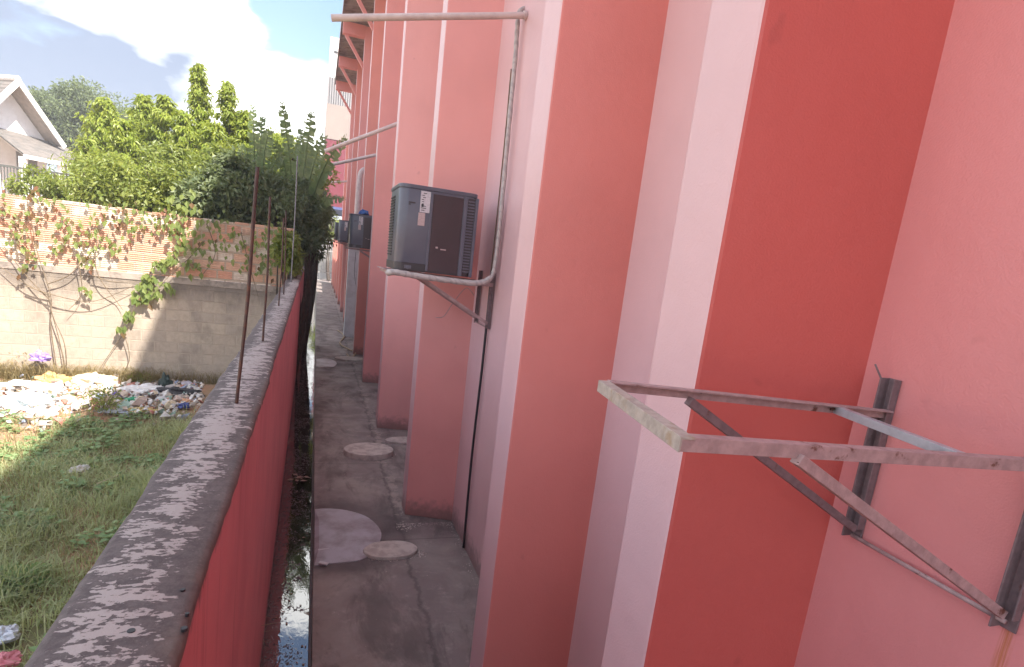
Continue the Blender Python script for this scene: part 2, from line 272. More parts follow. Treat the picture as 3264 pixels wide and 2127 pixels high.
# ------------------------------------------------------------------ mesh helpers
class MB:
    def __init__(s): s.v = []; s.f = []; s.m = []
    def quad(s, *ps, mi=0):
        i = len(s.v); s.v += [Vector(p) for p in ps]; s.f.append(tuple(range(i, i + len(ps)))); s.m.append(mi)
    def box(s, x0, x1, y0, y1, z0, z1, mi=0):
        i = len(s.v)
        s.v += [Vector(p) for p in ((x0, y0, z0), (x1, y0, z0), (x1, y1, z0), (x0, y1, z0), (x0, y0, z1), (x1, y0, z1), (x1, y1, z1), (x0, y1, z1))]
        for f in ((0, 3, 2, 1), (4, 5, 6, 7), (0, 1, 5, 4), (1, 2, 6, 5), (2, 3, 7, 6), (3, 0, 4, 7)): s.f.append(tuple(i + k for k in f)); s.m.append(mi)
    def prism(s, poly, z0, z1, mi=0, mis=None):
        i = len(s.v); n = len(poly)
        s.v += [Vector((x, y, z0)) for x, y in poly] + [Vector((x, y, z1)) for x, y in poly]
        s.f.append(tuple(i + k for k in range(n))[::-1]); s.m.append(mi); s.f.append(tuple(i + n + k for k in range(n))); s.m.append(mi)
        for k in range(n):
            s.f.append((i + k, i + (k + 1) % n, i + n + (k + 1) % n, i + n + k)); s.m.append(mis[k] if mis else mi)
    def bar(s, a, b, w, h, up=(0, 0, 1), mi=0):      # square bar from a to b
        a = Vector(a); b = Vector(b); d = (b - a).normalized(); u = Vector(up); r = d.cross(u)
        if r.length < 1e-4: r = d.cross(Vector((1, 0, 0)))
        r.normalize(); u = r.cross(d)
        i = len(s.v)
        for p in (a, b):
            for sx, sz in ((-1, -1), (1, -1), (1, 1), (-1, 1)): s.v.append(p + r * sx * w / 2 + u * sz * h / 2)
        for f in ((0, 1, 2, 3), (7, 6, 5, 4), (0, 4, 5, 1), (1, 5, 6, 2), (2, 6, 7, 3), (3, 7, 4, 0)): s.f.append(tuple(i + k for k in f)); s.m.append(mi)
    def angle(s, a, b, w, th, ref, mi=0):            # L section: legs along ref and along the third axis
        a = Vector(a); b = Vector(b); d = (b - a).normalized(); u = (Vector(ref) - d * d.dot(Vector(ref))).normalized(); r = d.cross(u)
        pts = ((0, 0), (w, 0), (w, th), (th, th), (th, w), (0, w)); i = len(s.v)
        for p in (a, b):
            for x, y in pts: s.v.append(p + r * x + u * y)
        for k in range(6): s.f.append((i + k, i + (k + 1) % 6, i + 6 + (k + 1) % 6, i + 6 + k)); s.m.append(mi)
        s.f.append(tuple(i + k for k in range(6))[::-1]); s.m.append(mi); s.f.append(tuple(i + 6 + k for k in range(6))); s.m.append(mi)
    def tube(s, pts, r, n=8, mi=0, caps=True):
        pts = [Vector(p) for p in pts]; rs = r if isinstance(r, (list, tuple)) else [r] * len(pts); i = len(s.v); u = None
        for k, p in enumerate(pts):
            d = (pts[min(k + 1, len(pts) - 1)] - pts[max(k - 1, 0)]).normalized()
            if u is None: u = d.orthogonal().normalized()
            u = (u - d * d.dot(u)).normalized(); w_ = d.cross(u)
            for q in range(n):
                a = 2 * math.pi * q / n; s.v.append(p + (u * math.cos(a) + w_ * math.sin(a)) * rs[k])
        for k in range(len(pts) - 1):
            for q in range(n): s.f.append((i + k * n + q, i + k * n + (q + 1) % n, i + (k + 1) * n + (q + 1) % n, i + (k + 1) * n + q)); s.m.append(mi)
        if caps:
            s.f.append(tuple(i + q for q in range(n))[::-1]); s.m.append(mi); s.f.append(tuple(i + (len(pts) - 1) * n + q for q in range(n))); s.m.append(mi)
    def leaf(s, p, d, nrm, ln, wd, fold=.25, mi=0):
        d = d.normalized(); r = d.cross(nrm)
        if r.length < 1e-3: r = d.orthogonal()
        r.normalize(); nn = r.cross(d); i = len(s.v); m = p + d * ln * .42
        s.v += [p, m + r * wd / 2 + nn * wd * fold, p + d * ln - nn * ln * .12, m - r * wd / 2 + nn * wd * fold]
        s.f += [(i, i + 1, i + 2), (i, i + 2, i + 3)]; s.m += [mi, mi]
    def blade(s, p, d, h, w_, bend, mi=0):
        side = Vector((-d.y, d.x, 0)); 
        if side.length < 1e-3: side = Vector((1, 0, 0))
        side.normalize(); i = len(s.v); a = p + Vector((0, 0, h * .55)) + d * bend * .35; b = p + Vector((0, 0, h * (.95 - .3 * bend / max(h, .01)))) + d * bend
        s.v += [p - side * w_ / 2, p + side * w_ / 2, a + side * w_ * .4, a - side * w_ * .4, b]
        s.f += [(i, i + 1, i + 2, i + 3), (i + 3, i + 2, i + 4)]; s.m += [mi, mi]
    def build(s, name, mats, parent=None, smooth=False, bevel=0, autos=False):
        off = parent['_o'] if parent is not None and '_o' in parent else (0, 0, 0); off = Vector(off)
        me = bpy.data.meshes.new(name); me.from_pydata([tuple(v - off) for v in s.v], [], s.f)
        if not isinstance(mats, (list, tuple)): mats = [mats]
        for m in mats: me.materials.append(m)
        if len(mats) > 1: me.polygons.foreach_set('material_index', s.m)
        if smooth: me.polygons.foreach_set('use_smooth', [True] * len(s.f))
        me.update(); o = bpy.data.objects.new(name, me); C.objects.link(o)
        if parent is not None:
            o.parent = parent
            o['_o'] = tuple(off)
        if bevel:
            bv = o.modifiers.new('bevel', 'BEVEL'); bv.width = bevel; bv.segments = 2; bv.limit_method = 'ANGLE'; bv.angle_limit = rad(40)
        return o
def tag(o, label, cat=None, group=None):
    o['label'] = label
    if cat: o['category'] = cat
    if group: o['group'] = group
    return o
def thing(name, label, cat, loc, group=None):
    o = bpy.data.objects.new(name, None); C.objects.link(o); o.location = loc; o.empty_display_size = .1; o['_o'] = tuple(loc)
    return tag(o, label, cat, group)
def struct(o): o['kind'] = 'structure'; return o
def dup(root, dloc, label):
    r = root.copy(); C.objects.link(r); r.location = Vector(root.location) + Vector(dloc); r['label'] = label
    for ch in list(root.children):
        c = ch.copy(); C.objects.link(c); c.parent = r
        for g_ in list(ch.children):
            d = g_.copy(); C.objects.link(d); d.parent = c
    return r
def rnd(a, b): return random.uniform(a, b)
def rdir(zmin=-1, zmax=1):
    a = rnd(0, 6.283); z = rnd(zmin, zmax); s = math.sqrt(max(0, 1 - z * z)); return Vector((s * math.cos(a), s * math.sin(a), z))
def curve(ps, n=8):      # smooth path through points
    ps = [Vector(p) for p in ps]; q = [ps[0]] + ps + [ps[-1]]; o = []
    for k in range(1, len(q) - 2):
        for j in range(n):
            t = j / n; a, b, c, d = q[k - 1], q[k], q[k + 1], q[k + 2]
            o.append(.5 * ((2 * b) + (c - a) * t + (2 * a - 5 * b + 4 * c - d) * t * t + (3 * b - a - 3 * c + d) * t ** 3))
    return o + [ps[-1]]

# ------------------------------------------------------------------ setting: ground, alley floor, gutter
XG0, XG1 = -.20, .10        # gutter
def gx(y): return -.235 - .009 * y      # face of the boundary wall
m = MB()
m.quad((-300, -200, -.30), (300, -200, -.30), (300, 400, -.30), (-300, 400, -.30))
struct(m.build('ground', soil))
m = MB()                                       # the lot: gently uneven soil
nx, ny = 60, 90
for j in range(ny + 1):
    for i in range(nx + 1):
        x = -16 + i * (15.6) / nx; y = -4 + j * 22 / ny
        edge = min(1, (i) / 6)
        z = (noise.noise(Vector((x * .7, y * .7, 0))) * .06 + noise.noise(Vector((x * 3, y * 3, 4))) * .015) * edge
        if y > 9.6: z += .05 * min(1, (y - 9.6)) * (1 + .6 * noise.noise(Vector((x * 2, y * 2, 9))))
        m.v.append(Vector((x, y, z)))
for j in range(ny):
    for i in range(nx):
        a = j * (nx + 1) + i; m.f.append((a, a + 1, a + nx + 2, a + nx + 1)); m.m.append(0)
lot = struct(m.build('vacant_lot_ground', soil, smooth=True))
m = MB(); m.quad((-60, 17.9, -.02), (-.5, 17.9, -.02), (-.5, 120, -.02), (-60, 120, -.02)); m.quad((-60, -20, -.02), (-15.9, -20, -.02), (-15.9, 17.9, -.02), (-60, 17.9, -.02))
struct(m.build('yard_ground', soil))
m = MB(); m.box(XG1, 14, -12, 52, -.29, 0)
fl = struct(m.build('alley_floor', floor_m, bevel=.006))
m = MB(); m.box(-.9, XG1 - .003, -12, 52, -.285, -.24); m.box(XG1 - .022, XG1 - .003, -12, 52, -.24, -.012)
struct(m.build('gutter_channel', chan_m))
m = MB(); m.quad((-.7, -12, -.10), (XG1 - .024, -12, -.10), (XG1 - .024, 52, -.10), (-.7, 52, -.10))
struct(m.build('gutter_water', water))
m = MB(); m.box(-30, 40, 52.01, 75, -.28, -.01)
struct(m.build('road', plain('pale street paving', (.45, .42, .38), .9)))

# ------------------------------------------------------------------ the pink building
bld = thing('painted_building', 'long pink and coral building with projecting pilasters along the right of the alley', 'building', (1.63, 10, 0))
def walls(y0, y1, z1): 
    m = MB(); m.box(1.63, 14, y0, y1, 0, z1); return m
walls(1.40, 31.2, 9.75).build('wall', pale, bld)
o = walls(-12, 1.40, 9.75).build('wall', salmon, bld); o['label'] = 'salmon painted wall bay nearest the camera'
walls(31.2, 33, 7.7).build('wall', pale, bld)
m = MB(); m.box(1.63, 1.85, 33, 46.3, 0, 3.2); m.build('wall', pale, bld)
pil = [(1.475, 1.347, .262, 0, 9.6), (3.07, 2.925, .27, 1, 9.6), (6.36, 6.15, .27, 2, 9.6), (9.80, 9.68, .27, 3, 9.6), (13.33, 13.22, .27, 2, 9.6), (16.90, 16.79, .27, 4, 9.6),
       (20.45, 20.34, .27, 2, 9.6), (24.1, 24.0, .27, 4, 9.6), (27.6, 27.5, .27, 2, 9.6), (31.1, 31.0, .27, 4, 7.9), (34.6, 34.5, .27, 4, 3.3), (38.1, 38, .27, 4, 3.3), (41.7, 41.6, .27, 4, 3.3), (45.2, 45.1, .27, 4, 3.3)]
for yf, yw, th, ci, zt in pil:
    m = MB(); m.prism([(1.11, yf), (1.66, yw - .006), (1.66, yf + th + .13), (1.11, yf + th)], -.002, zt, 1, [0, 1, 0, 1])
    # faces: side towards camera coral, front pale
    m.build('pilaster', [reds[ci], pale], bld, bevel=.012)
# roof with overhang
m = MB()
NY = 220
for k in range(NY + 1):
    y = -14 + k * (28.6 + 14) / NY
    for x, z in ((.42, 9.70), (1.7, 9.86)): m.v.append(Vector((x, y, z + .02 * (1 if k % 2 else -1))))
for k in range(NY): m.f.append((2 * k, 2 * k + 1, 2 * k + 3, 2 * k + 2)); m.m.append(0)
rf = m.build('roof', soffit, bld)
m = MB(); m.quad((.42, -14, 9.78), (14.2, -14, 11.2), (14.2, 28.6, 11.2), (.42, 28.6, 9.78)); m.box(.40, .42, -14, 28.6, 9.64, 9.80); m.build('roof_sheet', roofm, rf)
for yf, yw, th, ci, zt in pil[:9]:
    m = MB(); m.prism([(.45, yf), (1.12, yf), (1.12, yf + .22), (.45, yf + .22)], 9.28, 9.62); m.build('eave_beam', reds[2], bld, bevel=.01)
    m = MB(); m.bar((.55, yf + .1, 9.27), (1.13, yf + .1, 8.45), .08, .09); m.build('eave_strut', reds[2], bld)

# drain pipes jutting from the wall
G_P = 'drain pipes jutting out of the pink wall over the alley'
def drain(a, b, r, label):
    o = thing('drain_pipe', label, 'pipe', b, G_P)
    m = MB(); a = Vector(a); b = Vector(b); d = (a - b).normalized(); n = 16
    u = d.orthogonal().normalized(); w_ = d.cross(u)
    rings = [(b, r), (a, r), (a, r * .86), (a - d * .12, r * .86)]
    for p, rr in rings:
        for q in range(n): an = 6.2832 * q / n; m.v.append(p + (u * math.cos(an) + w_ * math.sin(an)) * rr)
    for k in range(3):
        for q in range(n): m.f.append((k * n + q, k * n + (q + 1) % n, (k + 1) * n + (q + 1) % n, (k + 1) * n + q)); m.m.append(0)
    m.build('pipe', pvc, o, smooth=True)
    m = MB(); m.tube([b + d * .005, b + d * .03], r * 1.35, 16); m.build('wall_collar', pvc, o)
drain(W(770, 42, 5.36), (1.63, 5.36, 5.115), .027, 'thick pale drain pipe crossing the top of the picture, nearest the camera')
drain(W(755, 352, 12.0), (1.63, 12.0, 5.50), .036, 'drain pipe sloping steeply from behind the fourth pilaster, over the dark condensers')
drain(W(740, 390, 15.5), (1.63, 15.5, 5.36), .036, 'thin drain pipe just below the steep one, its tip among the banana leaves')
drain(W(748, 426, 28.4), (1.63, 28.4, 5.86), .04, 'short farthest drain pipe, lowest of the pipes, against the red building')

# ------------------------------------------------------------------ condensers
def ac_unit():
    x0, y0, z0, s, h = .655, 5.35, 2.835, .715, .745
    o = thing('air_conditioner', 'large dark grey condenser unit with white stickers on its wall bracket, nearest', 'air conditioner', (x0 + s / 2, y0 + s / 2, z0), 'condenser units on brackets')
    def rr(x0, x1, y0, y1, r, n=6):
        p = []
        for cx, cy, a0 in ((x1 - r, y0 + r, -90), (x1 - r, y1 - r, 0), (x0 + r, y1 - r, 90), (x0 + r, y0 + r, 180)):
            for k in range(n + 1): a = rad(a0 + 90 * k / n); p.append((cx + r * math.cos(a), cy + r * math.sin(a)))
        return p
    m = MB(); m.prism(rr(x0 + .006, x0 + s - .006, y0 + .006, y0 + s - .006, .085), z0 + .07, z0 + h - .03); ob = m.build('casing', slate, o, smooth=False, bevel=.003)
    for p in ob.data.polygons: p.use_smooth = abs(p.normal.z) < .5
    m = MB(); m.prism(rr(x0 - .002, x0 + s + .002, y0 - .002, y0 + s + .002, .09), z0 + h - .035, z0 + h); m.build('top_cover', slate, o, bevel=.006)
    m = MB(); m.tube([(x0 + s / 2, y0 + s / 2, z0 + h), (x0 + s / 2, y0 + s / 2, z0 + h + .012)], .24, 28); m.build('fan_grille', slate_d, o)
    m = MB(); m.prism(rr(x0 + .0, x0 + s, y0 + .0, y0 + s, .08), z0, z0 + .072); m.build('base_pan', slate_d, o, bevel=.004)
    # recessed brown panel framed proud of casing
    pa, pb = x0 + .30, x0 + .575
    m = MB(); m.box(pa, pb, y0 - .001, y0 + .02, z0 + .02, z0 + h - .055); m.build('side_panel', slate_b, o, bevel=.003)
    m = MB(); m.box(pa - .022, pa - .002, y0 - .007, y0 + .02, z0 + .015, z0 + h - .04); m.box(pb + .002, pb + .04, y0 - .007, y0 + .02, z0 + .0, z0 + h - .04); m.box(x0 + s - .03, x0 + s - .002, y0 - .006, y0 + .05, z0 + .0, z0 + h - .04)
    m.build('corner_trim', slate, o, bevel=.003)
    m = MB(); m.box(pb + .042, x0 + s - .032, y0 + .002, y0 + .012, z0 + .03, z0 + h - .05)
    lb = m.build('louvre_recess', slate_d, o)
    m = MB(); k = 0; z = z0 + .04
    while z < z0 + h - .07:
        m.box(pb + .044, x0 + s - .034, y0 - .008, y0 + .001, z, z + .012); z += .026
    m.build('louvre', slate, lb)
    # louvres on the alley side
    m = MB(); z = z0 + .12
    while z < z0 + h - .09: m.box(x0 - .004, x0 + .003, y0 + .3, y0 + s - .12, z, z + .012); z += .026
    m.build('alley_louvre', slate_d, o)
    m = MB(); m.box(x0 + .187, x0 + .273, y0 - .0005, y0 + .006, z0 + .52, z0 + .70); st = m.build('sticker', label_m, o)
    m = MB()
    for q in range(9):
        w0 = rnd(.01, .05); m.box(x0 + .195 + rnd(0, .015), x0 + .195 + w0 + .01, y0 - .0025, y0 - .001, z0 + .535 + q * .018, z0 + .541 + q * .018)
    m.box(x0 + .197, x0 + .217, y0 - .0025, y0 - .001, z0 + .565, z0 + .59); m.build('print', ink, st)
    m = MB(); m.box(x0 + .178, x0 + .238, y0 - .0005, y0 + .006, z0 + .405, z0 + .515); m.build('sticker', label_p, o)['label'] = 'pinkish sticker'
    m = MB(); m.box(x0 + .085, x0 + .145, y0 + .003, y0 + .006, z0 + .585, z0 + .597); m.box(x0 + .085, x0 + .105, y0 + .003, y0 + .006, z0 + .57, z0 + .58); m.build('badge', slate_d, o)
    m = MB(); m.box(pa + .055, pa + .075, y0 - .004, y0, z0 + .225, z0 + .24); m.box(pa + .10, pa + .15, y0 - .004, y0, z0 + .215, z0 + .225); m.build('pale_mark', label_p, o)  # two small pale marks on the side panel
    m = MB(); m.prism([(x0 + .09, y0 - .004), (x0 + .15, y0 - .004), (x0 + .15, y0 + .01), (x0 + .09, y0 + .01)], z0 + .02, z0 + .05); m.tube([(x0 + .12, y0 - .01, z0 + .03), (x0 + .12, y0 + .02, z0 + .03)], .016, 8); m.build('valve_cover', slate, o)
    return o
ac = ac_unit()
def ac_bracket():
    o = thing('wall_bracket', 'steel wall bracket holding the nearest condenser', 'bracket', (1.63, 5.49, 2.4), 'wall brackets')
    for y in (5.44, 5.90):
        m = MB(); m.angle((1.62, y + .015, 2.36), (1.62, y + .015, 2.90), .035, .005, (-1, 0, 0)); m.build('wall_rail', br_dark, o)
        m = MB(); m.angle((.60, y, 2.825), (1.62, y, 2.80), .035, .005, (0, 0, -1)); m.build('arm', steel_pink, o)
        m = MB(); m.bar((.93, y + .01, 2.775), (1.60, y + .01, 2.41), .012, .03); m.build('strut', steel_pink, o)
    m = MB(); m.angle((.60, 5.40, 2.828), (.60, 5.96, 2.828), .035, .005, (0, 0, -1)); m.build('front_bar', steel_pink, o)
    m = MB(); m.tube([(1.60, 5.45, 2.37), (1.60, 5.91, 2.37)], .007, 6); m.build('tie_rod', steel_pink, o)
    return o
acb = ac_bracket()
for dy, dz, l1, l2 in ((8.75, .12, 'second condenser unit along the alley, with a blue rag on top', 'bracket under the condenser with the blue rag'), (16.2, .22, 'third condenser unit, mostly hidden behind the one with the blue rag', 'bracket under the third condenser along the alley'), (21.6, .30, 'farthest condenser unit, a thin dark sliver beside the gate foliage', 'bracket under the farthest condenser')):
    dup(ac, (.03, dy, dz), l1); dup(acb, (.03, dy, dz), l2)
# insulated pipe of the nearest unit
m = MB(); pts = curve([(.63, 5.50, 2.80), (.615, 5.36, 2.80), (.66, 5.31, 2.812), (.85, 5.31, 2.80), (1.15, 5.31, 2.79), (1.40, 5.31, 2.79), (1.53, 5.32, 2.84), (1.575, 5.33, 2.97), (1.58, 5.33, 3.5), (1.575, 5.36, 4.2), (1.585, 5.42, 4.75), (1.58, 5.44, 5.02), (1.585, 5.45, 5.16), (1.66, 5.47, 5.22)], 8)
m.tube(pts, [(.028 if i < 50 else .020) + .002 * math.sin(i * 1.9) for i in range(len(pts))], 10)
tag(m.build('insulated_pipe', ins, smooth=True), 'taped insulated pipe running from under the nearest condenser up the wall', 'pipe')
m = MB(); m.tube(curve([(1.60, 5.49, 2.9), (1.605, 5.49, 2.0), (1.60, 5.50, 1.0), (1.61, 5.48, .02)], 8), .013, 8)
tag(m.build('power_cable', black, smooth=True), 'black conduit dropping down the wall from the nearest condenser to the floor', 'cable')
m = MB(); m.tube(curve([(1.612, 5.56, 2.9), (1.618, 5.58, 3.6), (1.618, 5.60, 4.3), (1.618, 5.63, 4.75)], 8), .006, 6)
tag(m.build('thin_wire', stem_m, smooth=True), 'thin brown wire on the pale wall behind the insulated pipe', 'wire')
m = MB(); m.tube(curve([(1.56, 5.92, 2.64), (1.50, 6.05, 2.70), (1.38, 6.08, 2.52), (1.30, 6.09, 2.38), (1.22, 6.10, 2.36)], 6), .004, 5)
tag(m.build('loose_wire', steel_pink, smooth=True), 'short loose wire curling beneath the nearest condenser', 'wire')
# blue rag on second unit
def crumple(name, mat, c, rx, ry, rz, amp, seed, label=None, cat='litter', group=None, n=14, fr=2.2):
    m = MB(); c = Vector(c)
    for j in range(n + 1):
        th = math.pi * j / n
        for i in range(2 * n):
            ph = math.pi * i / n; d = Vector((math.sin(th) * math.cos(ph), math.sin(th) * math.sin(ph), math.cos(th)))
            k = 1 + amp * noise.noise(d * fr + Vector((seed, seed * 2, 0))) + amp * .6 * abs(noise.noise(d * fr * 2.7 + Vector((seed, 0, seed)))) 
            z = d.z * rz * k
            m.v.append(c + Vector((d.x * rx * k, d.y * ry * k, max(z, -rz * .35))))
    for j in range(n):
        for i in range(2 * n): a = j * 2 * n + i; b = j * 2 * n + (i + 1) % (2 * n); m.f.append((a, a + 2 * n, b + 2 * n, b)); m.m.append(0)
    o = m.build(name, mat)
    if label: tag(o, label, cat, group)
    return o
def cm(name, c, r=.5): return plain(name, c, r, tuple(x * .8 for x in c), 12, bs=.3, bsc=25)
blue = cm('blue plastic', (.03, .10, .35)); 
crumple('blue_rag', blue, (.98, 14.25, 3.74), .10, .10, .07, .5, 3, 'small blue rag lying on top of the second condenser', 'rag')
# white duct and box
o = thing('white_duct', 'pale grey boxed duct standing on the floor beneath the second condenser', 'duct', (1.15, 20.2, 0))
m = MB(); m.box(.975, 1.33, 20.05, 20.40, 0, 2.95); m.build('duct_box', whitep, o, bevel=.01)
m = MB(); m.box(.965, 1.34, 20.04, 20.41, 2.94, 2.98); m.build('cap', whitep, o)
m = MB(); m.tube(curve([(1.2, 20.041, 2.8), (1.19, 20.035, 2.2), (1.23, 20.04, 1.9), (1.26, 20.042, 1.75)], 6), .006, 5); m.build('wire', black, o)
m = MB(); m.tube(curve([(1.16, 20.0, 3.0), (1.17, 20.0, 4.0), (1.185, 20.0, 5.05), (1.24, 20.0, 5.3), (1.38, 20.05, 5.38), (1.63, 20.05, 5.38)], 6), .085, 12)
tag(m.build('duct_pipe', pvc, smooth=True), 'fat white pipe rising behind the second condenser and bending into the wall', 'pipe')

# ------------------------------------------------------------------ empty bracket in the foreground
o = thing('wall_bracket', 'large empty rusty steel bracket in the foreground, holding nothing', 'bracket', (1.63, 1.24, 2.3), 'wall brackets')
zt = 2.745
A = Vector((.662, 1.262, 2.738)); Cn = Vector((.604, .815, 2.733)); Af = Vector((1.61, 1.236, 2.698)); Cf = Vector((1.61, .806, 2.692))
m = MB(); m.angle(A + Vector((.0, -.012, .012)), Cn + Vector((0, .0, .012)), .028, .005, (0, 0, -1)); m.build('front_bar', br_white, o, bevel=.001)['label'] = 'yellowed white front bar'
m = MB(); m.angle(Af + Vector((0, -.0, .012)), A + Vector((.03, 0, .012)), .027, .005, (0, 0, -1)); m.build('side_bar', br_mat, o, bevel=.001)
m = MB(); m.angle(Cn + Vector((.004, 0, .012)), Cf + Vector((0, 0, .012)), .027, .005, (0, 0, -1)); m.build('side_bar', br_mat, o, bevel=.001)
m = MB(); m.angle((1.405, 1.234, 2.715), (1.335, .814, 2.713), .022, .005, (0, 0, -1)); m.build('cross_bar', br_grey, o, bevel=.001)['label'] = 'galvanised grey cross bar'
m = MB(); m.bar((.92, 1.236, 2.711), (1.60, 1.236, 2.33), .022, .022, (0, 1, 0)); m.build('strut', br_dark, o, bevel=.001)
m = MB(); m.bar((.865, .812, 2.708), (1.60, .812, 2.315), .022, .022, (0, 1, 0)); m.build('strut', br_mat, o, bevel=.001)
m = MB(); m.angle((1.628, 1.262, 2.295), (1.628, 1.262, 2.80), .040, .005, (-1, 0, 0)); m.box(1.600, 1.6225, 1.2225, 1.227, 2.33, 2.80); m.build('wall_rail', br_dark, o, bevel=.001)
m = MB(); m.angle((1.628, .825, 2.275), (1.628, .825, 2.80), .040, .005, (-1, 0, 0)); m.box(1.600, 1.6225, .7855, .790, 2.31, 2.80); m.build('wall_rail', br_dark, o, bevel=.001)
m = MB(); m.tube([(1.605, 1.24, 2.305), (1.603, .80, 2.300)], .0065, 8); m.build('tie_rod', br_mat, o, smooth=True)
m = MB(); m.tube([(1.60, 1.262, 2.79), (1.585, 1.285, 2.835)], .003, 6); m.build('bent_wire', br_dark, o)
for p in ((.872, .805, 2.700), (.93, 1.23, 2.70), (1.40, 1.228, 2.705)):
    m = MB(); m.tube([Vector(p) - Vector((.010, 0, 0)), Vector(p) + Vector((.010, 0, .002))], .004, 6); m.build('weld', rust, o)

# ------------------------------------------------------------------ boundary wall
bw = thing('boundary_wall', 'low red boundary wall with flaking grey cement top between lot and alley', 'wall', (-.3, 9, 0))
ZT = 2.25; YE = 18.1; Y0 = -2
n = 420
def edge(y, k): return noise.noise(Vector((y * 1.1, k, 0))) * .010 + noise.noise(Vector((y * 5, k, 3))) * .006 + noise.noise(Vector((y * 17, k, 7))) * .0035
m = MB(); c = MB()
for j in range(n + 1):
    y = Y0 + (YE - Y0) * (j / n) ** 1.6
    xr = -.198 - .0065 * max(0, min(y, 14)) ; xl = xr - .232 - .004 * y * .0
    er, el_ = edge(y, 0), edge(y, 5); t0 = ZT + noise.noise(Vector((y * 2, 9, 0))) * .004
    # cross-section left foot, left top, coping, right top, right foot
    m.v += [Vector((xl, y, -.3)), Vector((xl + el_, y, ZT - .03)), Vector((xr + er * .6, y, ZT - .03)), Vector((xr - .034, y, -.3))]
    c.v += [Vector((xl - .002 + el_, y, ZT - .032)), Vector((xl + .004 + el_, y, t0 - .006)), Vector((xl + .02 + el_, y, t0)), Vector(((xl + xr) / 2, y, t0 + .004)), Vector((xr - .014 + er, y, t0)), Vector((xr + er + .002, y, t0 - .008)), Vector((xr + .0035 + er, y, ZT - .030))]
for j in range(n):
    for k in range(3): m.f.append((j * 4 + k, j * 4 + k + 1, j * 4 + 4 + k + 1, j * 4 + 4 + k)); m.m.append(0 if k == 2 else 1)
    for k in range(6): c.f.append((j * 7 + k, j * 7 + k + 1, j * 7 + 7 + k + 1, j * 7 + 7 + k)); c.m.append(0)
m.f.append((n * 4, n * 4 + 3, n * 4 + 2, n * 4 + 1)); m.m.append(0)
# red render with grime under the rim
rw, t, b = newmat('grimy red render'); v = coords(t)
sep = nd(t, 'ShaderNodeSeparateXYZ'); g = nd(t, 'ShaderNodeNewGeometry'); t.links.new(g.outputs['Position'], sep.inputs[0])
cc = mix(t, mrange(t, noise_n(t, v, 2, 6), .35, .7), (.68, .20, .215), (.58, .155, .17))
cc = mix(t, mrange(t, noise_n(t, coords(t, (1, 8, .5)), 2.2, 5, .6), .55, .72, 0, .5), cc, (.40, .075, .085))
dz = math_n(t, 'ADD', sep.outputs[2], math_n(t, 'MULTIPLY', noise_n(t, coords(t, (1, 1, .3)), 9, 6, .75), .22))
cc = mix(t, mrange(t, dz, 2.30, 2.345, 0, .85), cc, (.05, .03, .035))
cc = mix(t, mrange(t, math_n(t, 'ADD', sep.outputs[2], math_n(t, 'MULTIPLY', noise_n(t, v, 6, 5), .4)), .05, .32, .8, 0), cc, (.07, .035, .04))
t.links.new(cc, b.inputs['Base Color']); b.inputs['Roughness'].default_value = .5; bump(t, b, noise_n(t, v, 40, 5), .3, .006)
m.build('wall_body', [rw, block_m], bw)
cp = c.build('coping', cop, bw, smooth=True)
def holeat(px, py, r):
    p = G(px, py, ZT + .001); mm = MB()
    mm.tube([p - Vector((0, 0, .002)), p + Vector((0, 0, .0045))], r, 10); mm.build('dark_hole', black, cp)
# steel rods standing on the wall
GR = 'rusty steel rods standing upright in the boundary wall'
def rod(bx, by, tx, ty, tz, r, label, mt=rust):
    o = thing('steel_rod', label, 'rod', (bx, by, ZT), GR)
    m = MB(); a = Vector((bx, by, ZT - .05)); b = Vector((tx, ty, tz)); pts = []
    for k in range(15): s = k / 14; pts.append(a.lerp(b, s) + Vector((math.sin(s * 3.1) * .006, 0, 0)) + Vector((math.sin(s * 9 + bx * 9) * .0015, 0, 0)))
    m.tube(pts, [r * (1 + .1 * (k % 2)) for k in range(15)], 7); m.build('rod', mt, o, smooth=True)
    m = MB(); m.tube([(bx, by, ZT - .01), (bx, by, ZT + .006)], r * 2.0, 9); m.build('mortar_collar', cop, o)
rod(-.31, 2.76, -.247, 2.76, 3.27, .0072, 'tallest looking rusty rod, nearest the camera on the wall top')
rod(-.338, 4.5, -.32, 4.52, 3.26, .0075, 'second rusty rod from the camera on the wall top')
rod(-.372, 6.95, -.352, 6.98, 3.20, .0078, 'third rusty rod, where the coping narrows away')
rod(-.392, 8.43, -.402, 8.45, 3.34, .008, 'fourth rusty rod, close behind the third')
rod(-.40, 11.0, -.375, 11.0, 4.35, .009, 'slender light grey rod rising highest against the banana leaves', greyrod)
rod(-.42, 13.0, -.41, 13.0, 2.95, .009, 'short farthest rod near the overgrown end of the wall')

# ------------------------------------------------------------------ back wall of brick over block
YB = 12.36
kw = thing('brick_wall', 'tall back wall of the lot, orange hollow brick above grey concrete block', 'wall', (-4, YB, 0))
m = MB(); m.box(-12, -.43, YB, YB + .2, -.3, 1.93); m.build('block_courses', block_m, kw)
m = MB(); m.box(-12, -.43, YB - .012, YB + .2, 1.932, 2.045); m.build('cement_band', ledge_m, kw, bevel=.004)
m = MB()
x = -12
while x < -.45:
    w_ = min(.27, -.43 - x); m.box(x, x + w_ - .0005, YB + .012, YB + .17, 2.047, 3.17 + rnd(-.012, .012)); x += .27
m.build('brick_courses', brick_m, kw)

